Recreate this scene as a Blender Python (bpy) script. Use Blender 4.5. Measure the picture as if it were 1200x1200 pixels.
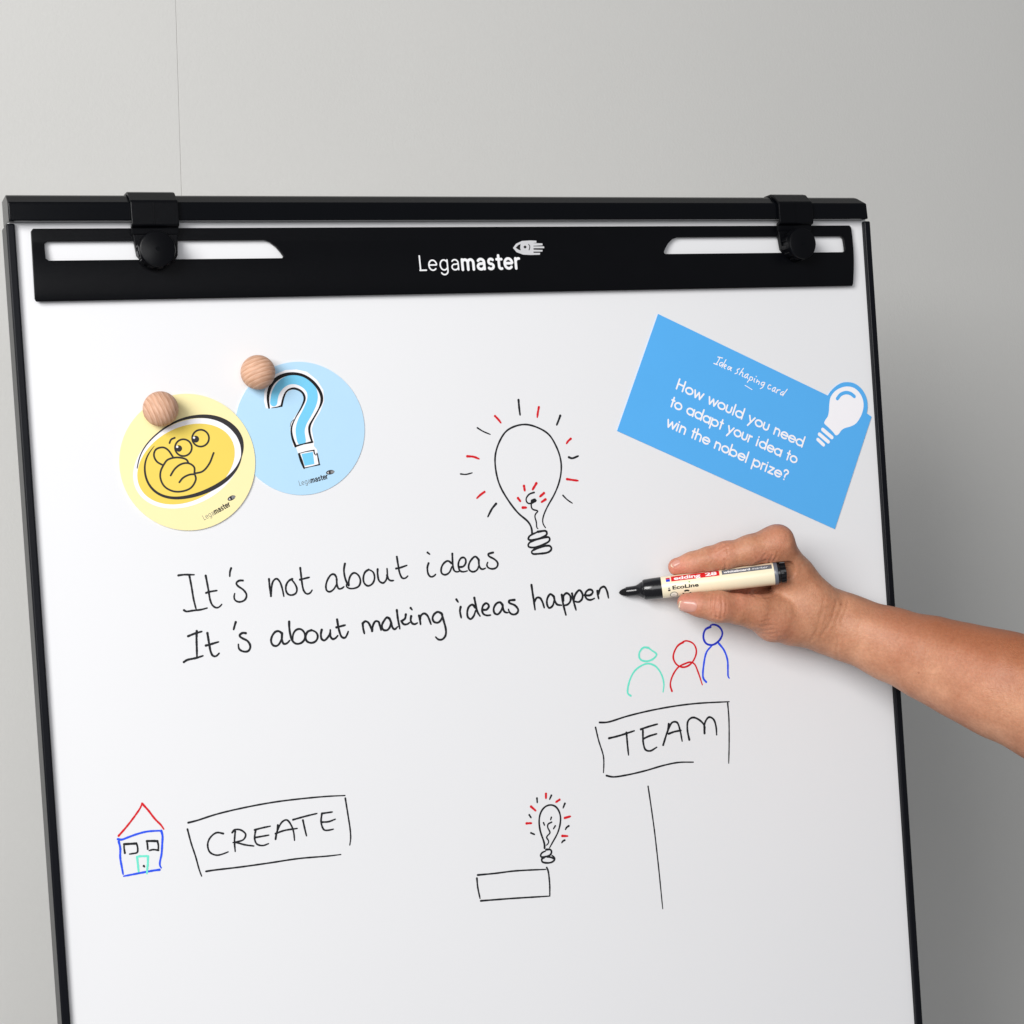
import bpy, math, random
import numpy as np
from mathutils import Matrix, Vector

# ---------------------------------------------------------------- camera, light, exposure
for o in list(bpy.data.objects):
    bpy.data.objects.remove(o)
scene = bpy.context.scene
COL = scene.collection
random.seed(4)
RV = np.array([-0.004915, -0.395542, -0.068279])          # pose of the board seen from the camera
TV = np.array([-0.024809, -0.22054, 1.350581])
FPX = 2080.0                                               # focal length in photograph pixels (1200 wide)


def rodr(r):
    th = np.linalg.norm(r)
    k = r / th
    K = np.array([[0, -k[2], k[1]], [k[2], 0, -k[0]], [-k[1], k[0], 0]])
    return np.eye(3) + math.sin(th) * K + (1 - math.cos(th)) * K @ K


RC = rodr(RV)
LEAN = math.radians(10)                                    # the easel leans back
sL, cL = math.sin(LEAN), math.cos(LEAN)
BM = np.array([[1, 0, 0], [0, -sL, cL], [0, -cL, -sL]])    # columns: right, down, into the board
ORG = np.array([0.0, 0.0, 1.78])                           # top centre of the board in the room

cam_pos = ORG + BM @ (-RC.T @ TV)
ax = BM @ RC.T
cm = Matrix(((ax[0, 0], -ax[0, 1], -ax[0, 2], cam_pos[0]),
             (ax[1, 0], -ax[1, 1], -ax[1, 2], cam_pos[1]),
             (ax[2, 0], -ax[2, 1], -ax[2, 2], cam_pos[2]), (0, 0, 0, 1)))
cd = bpy.data.cameras.new('camera')
cam = bpy.data.objects.new('camera', cd)
COL.objects.link(cam)
cam.matrix_world = cm
cd.sensor_width = 36
cd.lens = FPX / 1200 * 36
cd.clip_start = 0.05
cd.clip_end = 50
scene.camera = cam

world = bpy.data.worlds.new('World')
scene.world = world
world.use_nodes = True
world.node_tree.nodes['Background'].inputs[0].default_value = (0.95, 0.97, 1.0, 1)
world.node_tree.nodes['Background'].inputs[1].default_value = 0.2

scene.view_settings.view_transform = 'Standard'
scene.view_settings.look = 'None'
scene.view_settings.gamma = 1
scene.view_settings.exposure = 0.03


def area(name, loc, target, sx, sy, power, color):
    l = bpy.data.lights.new(name, 'AREA')
    l.shape = 'RECTANGLE'
    l.size, l.size_y, l.energy, l.color = sx, sy, power, color
    o = bpy.data.objects.new(name, l)
    COL.objects.link(o)
    o.location = loc
    o.rotation_euler = (Vector(target) - Vector(loc)).to_track_quat('-Z', 'Y').to_euler()
    return o


area('softbox_light', (-2.3, -2.05, 2.95), (0.05, 0.1, 1.45), 1.35, 1.35, 108, (1.0, 0.992, 0.975))
area('fill_light', (-0.9, -2.6, 2.3), (0.1, 0.0, 1.45), 1.5, 1.2, 22, (0.99, 0.99, 1.0))  # added frontal fill to brighten the board evenly, not a real window


# ---------------------------------------------------------------- geometry helpers
def at(x, y, w=0.0):
    """point (u, v, w) in mm on the board's frame where the sight line of photo pixel x, y meets height w"""
    d = RC.T @ np.array([(x - 600) / FPX, (y - 600) / FPX, 1.0])
    o = -RC.T @ TV
    s = (-w / 1000.0 - o[2]) / d[2]
    p = o + s * d
    return np.array([p[0] * 1000, p[1] * 1000, w])


def pix(P):
    """photo pixel of board-frame points (N,3) mm"""
    P = np.atleast_2d(P) / 1000.0
    q = P * np.array([1, 1, -1])
    c = q @ RC.T + TV
    return np.column_stack([c[:, 0] / c[:, 2] * FPX + 600, c[:, 1] / c[:, 2] * FPX + 600]), c[:, 2]


def mmpx(p):
    return pix(p)[1][0] * 1000 / FPX


RB = Matrix(((1, 0, 0, 0), (0, sL, -cL, 0), (0, cL, sL, 0), (0, 0, 0, 1)))   # x right, y up the board, z out of it


def wpos(u, v, w):
    return Vector(ORG) + RB.to_3x3() @ Vector((u, -v, w)) / 1000


ORI = {}


def thing(name, label, cat, o=(0, 0, 0), group=None):
    e = bpy.data.objects.new(name, None)
    COL.objects.link(e)
    e.empty_display_size = 0.02
    e.matrix_world = Matrix.Translation(wpos(*o)) @ RB
    e['label'] = label
    e['category'] = cat
    if group:
        e['group'] = group
    ORI[e.name] = np.array(o, float)
    return e


def mesh(name, V, F, mat, parent, label=None, smooth=False):
    """board-frame vertices in mm -> one mesh object under its thing or part"""
    root = parent
    while root.parent:
        root = root.parent
    V = np.asarray(V, float) - ORI[root.name]
    V = V * np.array([1, -1, 1]) / 1000
    me = bpy.data.meshes.new(name)
    me.from_pydata([tuple(v) for v in V], [], F)
    me.validate()
    if smooth:
        me.polygons.foreach_set('use_smooth', [True] * len(me.polygons))
    me.update()
    me.materials.append(mat)
    o = bpy.data.objects.new(name, me)
    COL.objects.link(o)
    o.parent = parent
    if label:
        o['label'] = label
    return o


def bevel(o, w, seg=3, angle=35):
    m = o.modifiers.new('bevel', 'BEVEL')
    m.width = w / 1000
    m.segments = seg
    m.limit_method = 'ANGLE'
    m.angle_limit = math.radians(angle)
    m.harden_normals = False
    return o


def box(u0, u1, v0, v1, w0, w1):
    V = [(u, v, w) for u in (u0, u1) for v in (v0, v1) for w in (w0, w1)]
    F = [(0, 1, 3, 2), (4, 6, 7, 5), (0, 4, 5, 1), (2, 3, 7, 6), (0, 2, 6, 4), (1, 5, 7, 3)]
    return V, fixn(V, F)


def fixn(V, F):
    """faces turned outwards from the centre, in the mirrored (v down) frame"""
    V = np.asarray(V, float) * np.array([1, -1, 1])
    c = V.mean(0)
    out = []
    for f in F:
        p = V[list(f)]
        n = np.cross(p[1] - p[0], p[2] - p[0])
        out.append(tuple(f) if n @ (p.mean(0) - c) >= 0 else tuple(reversed(f)))
    return out


def profile(u0, u1, prof, chamf=None):
    """extrude a closed (v, w) profile along u; chamf shifts the ends per profile point"""
    n = len(prof)
    V = []
    for k, u in enumerate((u0, u1)):
        for i, (v, w) in enumerate(prof):
            s = chamf[i] if chamf else 0
            V.append((u + s if k == 0 else u - s, v, w))
    F = [tuple(range(n)), tuple(range(n, 2 * n))[::-1]]
    for i in range(n):
        j = (i + 1) % n
        F.append((i, n + i, n + j, j))
    # orient consistently: check the area sign of the profile
    a = sum(prof[i][0] * prof[(i + 1) % n][1] - prof[(i + 1) % n][0] * prof[i][1] for i in range(n))
    if a < 0:
        F = [tuple(reversed(f)) for f in F]
    return V, F


def cr(P, closed=False, step=1.0):
    """Catmull-Rom through 2-D points (repeat a point for a corner)"""
    P = [np.array(p, float) for p in P]
    if len(P) == 2:
        n = max(2, int(np.linalg.norm(P[1] - P[0]) / step))
        return np.array([P[0] + (P[1] - P[0]) * t for t in np.linspace(0, 1, n + 1)]), np.linspace(0, 1, n + 1)
    N = len(P)
    out, par = [], []
    rng = range(N if closed else N - 1)
    for i in rng:
        if closed:
            a, b, c, d = P[(i - 1) % N], P[i], P[(i + 1) % N], P[(i + 2) % N]
        else:
            b, c = P[i], P[i + 1]
            a = P[i - 1] if i > 0 else 2 * b - c
            d = P[i + 2] if i < N - 2 else 2 * c - b
        L = np.linalg.norm(c - b)
        if L < 1e-6:
            continue
        n = max(2, int(L / step))
        # centripetal knots keep the curve from looping
        t1 = max(np.linalg.norm(b - a), 1e-3) ** .5
        t2 = t1 + L ** .5
        t3 = t2 + max(np.linalg.norm(d - c), 1e-3) ** .5
        for k in range(n):
            t = t1 + (t2 - t1) * k / n
            A1 = a * (t1 - t) / t1 + b * t / t1
            A2 = b * (t2 - t) / (t2 - t1) + c * (t - t1) / (t2 - t1)
            A3 = c * (t3 - t) / (t3 - t2) + d * (t - t2) / (t3 - t2)
            B1 = A1 * (t2 - t) / t2 + A2 * t / t2
            B2 = A2 * (t3 - t) / (t3 - t1) + A3 * (t - t1) / (t3 - t1)
            out.append(B1 * (t2 - t) / (t2 - t1) + B2 * (t - t1) / (t2 - t1))
            par.append((i + k / n) / (N if closed else N - 1))
    if not closed:
        out.append(P[-1])
        par.append(1.0)
    return np.array(out), np.array(par)


def pts(s, x0, y0, k):
    r = []
    for q in s.split():
        a, b = q.split(',')
        r.append((x0 + float(a) / k, y0 + float(b) / k))
    return r


class Ink:
    """collects flat pen or print strokes lying at height w (mm) on the board"""
    def __init__(self, w, jit=0.06):
        self.V, self.F, self.w, self.jit, self.n = [], [], w, jit, 0

    def ribbon(self, uv, wid, closed=False):
        uv = np.asarray(uv)
        n = len(uv)
        if closed:
            t = np.roll(uv, -1, 0) - np.roll(uv, 1, 0)
        else:
            t = np.gradient(uv, axis=0)
        t /= np.linalg.norm(t, axis=1)[:, None] + 1e-9
        nn = np.column_stack([-t[:, 1], t[:, 0]])
        b = len(self.V)
        ph = random.random() * 9
        for i in range(n):
            h = self.w + self.n * 0.006 + 0.02 * i / n
            j = 1 + self.jit * (math.sin(i * .31 + ph) + .6 * math.sin(i * .83 + 2 * ph))
            hw = wid[i] / 2 * j
            self.V.append((uv[i, 0] + nn[i, 0] * hw, uv[i, 1] + nn[i, 1] * hw, h))
            self.V.append((uv[i, 0] - nn[i, 0] * hw, uv[i, 1] - nn[i, 1] * hw, h))
        m = n if closed else n - 1
        for i in range(m):
            j = (i + 1) % n
            self.F.append((b + 2 * i, b + 2 * j, b + 2 * j + 1, b + 2 * i + 1))
        if not closed:
            for e, sg in ((0, -1), (n - 1, 1)):
                c = uv[e]
                hw = wid[e] / 2
                bb = len(self.V)
                h = self.V[b + 2 * e][2]
                K = 7
                a0 = math.atan2(nn[e, 1], nn[e, 0])
                for k in range(K):
                    a = a0 - sg * math.pi * k / (K - 1)
                    self.V.append((c[0] + hw * math.cos(a), c[1] + hw * math.sin(a), h + 0.0))
                f = tuple(range(bb, bb + K))
                self.F.append(f if sg > 0 else tuple(reversed(f)))
        self.n += 1

    def px(self, P, w=2.1, closed=False, flat=False, soft=None):
        """P in photo pixels; w one width or a list of widths along the stroke, in pixels"""
        L_ = sum(math.hypot(q[0] - p[0], q[1] - p[1]) for p, q in zip(P[:-1], P[1:]))
        st = 1.0 if L_ > 60 else .45
        c, par = cr(P, closed, st)
        if soft is None:
            soft = 0.7 if L_ < 40 else (1.5 if L_ < 110 else 3.0)
        if soft and len(P) > 2 and len(c) > 6:                # a moving hand rounds off every small turn
            sg = soft / st
            k = int(3 * sg)
            g = np.exp(-.5 * (np.arange(-k, k + 1) / sg) ** 2)
            g /= g.sum()
            if closed:
                pad = np.concatenate([c[-k:], c, c[:k]])
            else:
                pad = np.concatenate([2 * c[0] - c[1:k + 1][::-1], c, 2 * c[-1] - c[-k - 1:-1][::-1]]) if len(c) > k + 1 else None
            if pad is not None:
                c = np.column_stack([np.convolve(pad[:, i], g, 'valid') for i in (0, 1)])
        uv = np.array([at(x, y, self.w)[:2] for x, y in c])
        if isinstance(w, (int, float)):
            ws = np.full(len(c), float(w))
            if not flat:
                ws = ws * 1.14
            if not closed and not flat:       # a pen stroke presses in and lifts off
                s = np.linspace(0, 1, len(c))
                ws = ws * (1 + 0.16 * np.exp(-s * 10) - 0.28 * np.exp(-(1 - s) * 9))
        else:
            ws = np.interp(par, np.linspace(0, 1, len(w)), w)
        sc = np.array([mmpx((a, b, self.w)) for a, b in uv])
        self.ribbon(uv, ws * sc, closed)

    def s(self, txt, x0, y0, k, w=2.1, closed=False, flat=False):
        for part in txt.split(';'):
            self.px(pts(part.strip(), x0, y0, k), w, closed, flat)

    def poly(self, P, curve=False):
        """filled polygon, photo pixels"""
        if curve:
            P, _ = cr(P, True)
        uv = [at(x, y, self.w)[:2] for x, y in P]
        b = len(self.V)
        h = self.w + self.n * 0.006
        self.V += [(a, c, h) for a, c in uv]
        from mathutils.geometry import tessellate_polygon
        for tri in tessellate_polygon([[Vector((a, -c, 0)) for a, c in uv]]):
            self.F.append(tuple(b + i for i in tri))
        self.n += 1

    def disc(self, x, y, rx, ry=None, ang=0, N=40):
        ry = ry or rx
        ca, sa = math.cos(math.radians(ang)), math.sin(math.radians(ang))
        self.poly([(x + rx * math.cos(t) * ca - ry * math.sin(t) * sa,
                    y + rx * math.cos(t) * sa + ry * math.sin(t) * ca) for t in
                   [2 * math.pi * i / N for i in range(N)]])

    def build(self, name, mat, parent, label=None):
        V = np.array(self.V) * np.array([1, -1, 1])
        F = []
        for f in self.F:                     # every face looks out of the board
            p = V[list(f)]
            n = sum(np.cross(p[i] - p[0], p[i + 1] - p[0])[2] for i in range(1, len(f) - 1))
            F.append(f if n > 0 else tuple(reversed(f)))
        return mesh(name, self.V, F, mat, parent, label)


def text_shape(body, bold=0.0, spacing=1.0, shear=0.0):
    """outline lettering in the built-in font -> flat triangles with the baseline at 0, one unit = font size"""
    cu = bpy.data.curves.new('lettering', 'FONT')
    cu.body = body
    cu.offset = bold
    cu.space_character = spacing
    cu.shear = shear
    cu.resolution_u = 6
    ob = bpy.data.objects.new('lettering', cu)
    COL.objects.link(ob)
    dg = bpy.context.evaluated_depsgraph_get()
    me = bpy.data.meshes.new_from_object(ob.evaluated_get(dg))
    V = np.array([tuple(v.co) for v in me.vertices])
    F = [tuple(p.vertices) for p in me.polygons]
    bpy.data.objects.remove(ob)
    bpy.data.curves.remove(cu)
    bpy.data.meshes.remove(me)
    return V, F


def sliced(V, F, n=8):
    """cut flat lettering into level strips so that it can bend round a barrel"""
    import bmesh
    bm = bmesh.new()
    vs = [bm.verts.new(tuple(v)) for v in V]
    for f in F:
        try:
            bm.faces.new([vs[i] for i in f])
        except ValueError:
            pass
    y0, y1 = V[:, 1].min(), V[:, 1].max()
    for i in range(1, n):
        bmesh.ops.bisect_plane(bm, geom=bm.verts[:] + bm.edges[:] + bm.faces[:], plane_co=(0, y0 + (y1 - y0) * i / n, 0), plane_no=(0, 1, 0))
    bm.verts.index_update()
    V = np.array([tuple(v.co) for v in bm.verts])
    F = [tuple(v.index for v in f.verts) for f in bm.faces]
    bm.free()
    return V, F


ell = lambda cx, cy, rx, ry, a0, a1, n=14: [(cx + rx * math.cos(math.radians(a0 + (a1 - a0) * i / n)), cy + ry * math.sin(math.radians(a0 + (a1 - a0) * i / n))) for i in range(n + 1)]
HUM = {  # humanist letters for the maker's word, x-height 1
    'L': (.72, [[(.06, 1.42), (.06, .04)], [(.0, .04), (.62, .04)]]),
    'e': (.98, [[(.05, .52), (.80, .52)] + ell(.43, .5, .38, .48, 4, 315, 22)]),
    'g': (1.02, [ell(.42, .5, .37, .48, 40, 320, 20), [(.76, .98), (.76, -.05)], [(.76, -.05)] + ell(.42, -.08, .34, .34, 0, -150, 12)]),
    'a': (.90, [ell(.36, .68, .31, .3, 150, 0, 10) + [(.67, .4), (.68, .02)], ell(.34, .28, .3, .27, 75, 330, 16) + [(.67, .22)], [(.66, .58), (.42, .55)]]),
    'm': (1.42, [[(.06, 0), (.06, .98)], ell(.33, .66, .27, .3, 170, 0, 10) + [(.60, 0)], ell(.88, .66, .27, .3, 170, 0, 10) + [(1.15, 0)]]),
    's': (.78, [ell(.34, .73, .24, .24, 40, 250, 12) + ell(.30, .26, .26, .25, 70, -140, 14)]),
    't': (.62, [[(.22, 1.3), (.22, .25)] + ell(.42, .25, .2, .24, 180, 290, 8), [(.02, .93), (.5, .93)]]),
    'r': (.58, [[(.06, 0), (.06, .98)], ell(.36, .62, .3, .34, 175, 80, 8)])}


def maker_word(P0, P1, w, xh, light, bold, mats, parent, on=None):
    """the maker's word: light first half, bold second half, single pen strokes of even width"""
    a, b = at(*P0, w)[:2], at(*P1, w)[:2]
    d = b - a
    L = np.linalg.norm(d)
    d /= L
    up = np.array([d[1], -d[0]])
    gapx = .13
    tot = sum(HUM[c][0] + gapx for c in 'Legamaster') - gapx - .1
    kx, ky = L / tot, xh * mmpx(at(*P0, w))
    x = 0
    for word, wd, mat in (('Lega', light, mats[0]), ('master', bold, mats[1])):
        ink = Ink(w, 0)
        for c in word:
            adv, st = HUM[c]
            for s in st:
                uv = np.array([a + d * (x + p[0]) * kx + up * p[1] * ky for p in s])
                seg = [uv[0]]
                for i in range(1, len(uv)):
                    seg.append(uv[i])
                    if i < len(uv) - 1:
                        e1, e2 = uv[i] - uv[i - 1], uv[i + 1] - uv[i]
                        if e1 @ e2 < .5 * np.linalg.norm(e1) * np.linalg.norm(e2):
                            ink.ribbon(np.array(seg), np.full(len(seg), wd * mmpx(at(*P0, w))))
                            seg = [uv[i]]
                ink.ribbon(np.array(seg), np.full(len(seg), wd * mmpx(at(*P0, w))))
            x += adv + gapx
        if on:
            ink.V = on(ink.V)
        ink.build('lettering', mat, parent)


def lay_text(segs, P0, P1, w, hscale=1.0, gap=0.03):
    """segs [(text, bold)] laid on one baseline from photo pixel P0 to P1; returns V, F in the board frame"""
    a, b = at(*P0, w)[:2], at(*P1, w)[:2]
    d = b - a
    L = np.linalg.norm(d)
    d = d / L
    up = np.array([d[1], -d[0]])
    allV, allF, x = [], [], 0.0
    for t, bold in segs:
        V, F = text_shape(t, bold)
        V[:, 0] += x - V[:, 0].min() if x else -V[:, 0].min()
        n = len(allV)
        allV += [tuple(q) for q in V]
        allF += [tuple(i + n for i in f) for f in F]
        x = V[:, 0].max() + gap
    allV = np.array(allV)
    k = L / allV[:, 0].max()
    out = [(a[0] + d[0] * q[0] * k + up[0] * q[1] * k * hscale, a[1] + d[1] * q[0] * k + up[1] * q[1] * k * hscale, w) for q in allV]
    return out, facing(out, allF)


def facing(V, F):
    V = np.array(V) * np.array([1, -1, 1])
    r = []
    for f in F:
        p = V[list(f)]
        n = sum(np.cross(p[i] - p[0], p[i + 1] - p[0])[2] for i in range(1, len(f) - 1))
        r.append(f if n > 0 else tuple(reversed(f)))
    return r


def lathe(axis0, axis1, prof, seg=48):
    """prof [(s, r)] mm along the axis from axis0 towards axis1"""
    a0, a1 = np.array(axis0, float), np.array(axis1, float)
    d = (a1 - a0) / np.linalg.norm(a1 - a0)
    e = np.cross(d, [0, 0, 1.0] if abs(d[2]) < .99 else [0, 1.0, 0])
    e /= np.linalg.norm(e)
    f = np.cross(e, d)
    V, F = [], []
    for s, r in prof:
        for k in range(seg):
            t = 2 * math.pi * k / seg
            V.append(tuple(a0 + d * s + (e * math.cos(t) + f * math.sin(t)) * max(r, 1e-4)))
    for i in range(len(prof) - 1):
        for k in range(seg):
            j = (k + 1) % seg
            F.append((i * seg + k, (i + 1) * seg + k, (i + 1) * seg + j, i * seg + j))
    F.append(tuple(range(seg)))
    F.append(tuple(reversed(range((len(prof) - 1) * seg, len(prof) * seg))))
    return V, F, d, e, f


def sharp_smooth(o, deg=35):
    me = o.data
    me.polygons.foreach_set('use_smooth', [True] * len(me.polygons))
    import bmesh
    bm = bmesh.new()
    bm.from_mesh(me)
    bmesh.ops.recalc_face_normals(bm, faces=bm.faces)
    for e in bm.edges:
        if len(e.link_faces) == 2 and e.calc_face_angle(0) > math.radians(deg):
            e.smooth = False
    bm.to_mesh(me)
    bm.free()


# ---------------------------------------------------------------- materials
def srgb(r, g, b):
    f = lambda c: (c / 255 / 12.92) if c / 255 < .04045 else ((c / 255 + .055) / 1.055) ** 2.4
    return (f(r), f(g), f(b), 1)


def material(name, col, rough=0.5, spec=0.5, var=0.0, vscale=40, bump=0.0, bscale=400, coat=0.0, metal=0.0):
    m = bpy.data.materials.new(name)
    m.use_nodes = True
    nt = m.node_tree
    b = nt.nodes['Principled BSDF']
    b.inputs['Roughness'].default_value = rough
    b.inputs['Specular IOR Level'].default_value = spec
    b.inputs['Metallic'].default_value = metal
    b.inputs['Coat Weight'].default_value = coat
    b.inputs['Base Color'].default_value = col
    tc = nt.nodes.new('ShaderNodeTexCoord')
    if var:
        n = nt.nodes.new('ShaderNodeTexNoise')
        n.inputs['Scale'].default_value = vscale
        n.inputs['Detail'].default_value = 5
        nt.links.new(tc.outputs['Object'], n.inputs['Vector'])
        r = nt.nodes.new('ShaderNodeMix')
        r.data_type = 'RGBA'
        r.inputs[6].default_value = tuple(c * (1 - var) for c in col[:3]) + (1,)
        r.inputs[7].default_value = tuple(min(1, c * (1 + var)) for c in col[:3]) + (1,)
        nt.links.new(n.outputs['Fac'], r.inputs[0])
        nt.links.new(r.outputs[2], b.inputs['Base Color'])
    if bump:
        n = nt.nodes.new('ShaderNodeTexNoise')
        n.inputs['Scale'].default_value = bscale
        n.inputs['Detail'].default_value = 3
        nt.links.new(tc.outputs['Object'], n.inputs['Vector'])
        bp = nt.nodes.new('ShaderNodeBump')
        bp.inputs['Strength'].default_value = bump
        bp.inputs['Distance'].default_value = 0.0003
        nt.links.new(n.outputs['Fac'], bp.inputs['Height'])
        nt.links.new(bp.outputs['Normal'], b.inputs['Normal'])
    return m


M = {}
M['wall'] = material('painted wall', (0.625, 0.62, 0.602, 1), 0.75, 0.2, 0.03, 4, 0.5, 420)
M['seam'] = material('wall joint', (0.58, 0.57, 0.54, 1), 0.8, 0.2, 0.05, 30)
M['white'] = material('whiteboard enamel', (0.812, 0.814, 0.832, 1), 0.40, 0.35, 0.016, 4, 0.05, 260)
M['black'] = material('satin black plastic', (0.0022, 0.0024, 0.0034, 1), 0.32, 0.16, 0.15, 60, 0.3, 1400)
M['rail'] = material('black lacquered rail', (0.0026, 0.003, 0.0042, 1), 0.2, 0.16, 0.1, 20, 0.15, 900)
M['edge'] = material('dark grey edge strip', (0.004, 0.0045, 0.007, 1), 0.3, 0.2, 0.1, 20)
M['print'] = material('white print', srgb(238, 238, 240), 0.45, 0.4, 0.02, 200)
M['silver'] = material('silver grey print', srgb(205, 205, 208), 0.45, 0.4, 0.02, 200)
M['ink'] = material('black marker ink', (0.009, 0.010, 0.013, 1), 0.45, 0.4, 0.7, 260)
M['red'] = material('red marker ink', srgb(214, 20, 34), 0.45, 0.4, 0.12, 300)
M['blue'] = material('blue marker ink', srgb(40, 84, 236), 0.45, 0.4, 0.2, 300)
M['darkblue'] = material('dark blue marker ink', srgb(28, 52, 196), 0.45, 0.4, 0.2, 300)
M['teal'] = material('turquoise marker ink', srgb(112, 230, 205), 0.5, 0.4, 0.08, 300)
M['yellowcard'] = material('pale yellow card', srgb(248, 235, 178), 0.6, 0.3, 0.015, 60, 0.08, 900)
M['yellow'] = material('yellow print', srgb(238, 211, 96), 0.6, 0.3, 0.015, 60)
M['bluecard'] = material('pale blue card', srgb(182, 219, 245), 0.6, 0.3, 0.015, 60, 0.08, 900)
M['cyan'] = material('cyan print', srgb(120, 204, 240), 0.6, 0.3, 0.015, 60)
M['cardwhite'] = material('white card print', srgb(248, 246, 250), 0.6, 0.3)
M['cardink'] = material('charcoal card print', srgb(48, 46, 48), 0.6, 0.3)
M['cardblack'] = material('black card print', srgb(18, 16, 18), 0.6, 0.3)
M['greyink'] = material('thin grey print', srgb(120, 122, 118), 0.6, 0.3)
M['idea'] = material('sky blue card', srgb(88, 176, 242), 0.55, 0.3, 0.02, 30, 0.05, 900)
M['cream'] = material('cream marker barrel', srgb(241, 228, 198), 0.3, 0.5, 0.02, 200)
M['capblack'] = material('glossy black marker plastic', (0.007, 0.007, 0.009, 1), 0.2, 0.5)
M['nib'] = material('ink soaked felt nib', (0.008, 0.008, 0.009, 1), 0.9, 0.2, 0.2, 900, 0.5, 3000)
M['greyring'] = material('grey marker ring', srgb(100, 104, 114), 0.3, 0.5)
M['labelred'] = material('red label print', srgb(212, 26, 30), 0.35, 0.5)
M['labelgrey'] = material('grey label print', srgb(98, 102, 110), 0.35, 0.5)
M['labelblue'] = material('blue label print', srgb(30, 60, 200), 0.35, 0.5)
M['labelgreen'] = material('green label print', srgb(90, 165, 60), 0.35, 0.5)
M['labelfaint'] = material('pale label print', srgb(246, 240, 226), 0.35, 0.5)


def wood_material(name, rot):
    m = bpy.data.materials.new(name)
    m.use_nodes = True
    nt = m.node_tree
    b = nt.nodes['Principled BSDF']
    b.inputs['Roughness'].default_value = 0.6
    b.inputs['Specular IOR Level'].default_value = 0.3
    tc = nt.nodes.new('ShaderNodeTexCoord')
    mp = nt.nodes.new('ShaderNodeMapping')
    mp.inputs['Rotation'].default_value = rot
    mp.inputs['Location'].default_value = (0.03, 0.002, 0.02)
    nt.links.new(tc.outputs['Object'], mp.inputs[0])
    wv = nt.nodes.new('ShaderNodeTexWave')
    wv.wave_type = 'BANDS'
    wv.bands_direction = 'X'
    wv.wave_profile = 'SAW'
    wv.inputs['Scale'].default_value = 105
    wv.inputs['Distortion'].default_value = 1.6
    wv.inputs['Detail'].default_value = 3
    wv.inputs['Detail Scale'].default_value = 0.5
    nt.links.new(mp.outputs[0], wv.inputs[0])
    st = nt.nodes.new('ShaderNodeMapping')
    st.inputs['Scale'].default_value = (1400, 160, 160)
    nt.links.new(mp.outputs[0], st.inputs[0])
    ns = nt.nodes.new('ShaderNodeTexNoise')
    ns.inputs['Scale'].default_value = 1
    ns.inputs['Detail'].default_value = 4
    nt.links.new(st.outputs[0], ns.inputs[0])
    r = nt.nodes.new('ShaderNodeValToRGB')
    r.color_ramp.elements[0].color = srgb(196, 146, 118)
    r.color_ramp.elements[1].color = srgb(220, 178, 152)
    r.color_ramp.elements[1].position = 0.75
    e = r.color_ramp.elements.new(0.25)
    e.color = srgb(210, 164, 136)
    nt.links.new(wv.outputs['Fac'], r.inputs[0])
    mx = nt.nodes.new('ShaderNodeMix')
    mx.data_type = 'RGBA'
    mx.blend_type = 'MULTIPLY'
    mx.inputs[0].default_value = 0.55
    r2 = nt.nodes.new('ShaderNodeValToRGB')
    r2.color_ramp.elements[0].position = 0.3
    r2.color_ramp.elements[0].color = (0.55, 0.48, 0.42, 1)
    r2.color_ramp.elements[1].position = 0.6
    nt.links.new(ns.outputs['Fac'], r2.inputs[0])
    nt.links.new(r.outputs[0], mx.inputs[6])
    nt.links.new(r2.outputs[0], mx.inputs[7])
    nt.links.new(mx.outputs[2], b.inputs['Base Color'])
    bp = nt.nodes.new('ShaderNodeBump')
    bp.inputs['Strength'].default_value = 0.3
    bp.inputs['Distance'].default_value = 0.0003
    nt.links.new(ns.outputs['Fac'], bp.inputs['Height'])
    nt.links.new(bp.outputs[0], b.inputs['Normal'])
    return m


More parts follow.
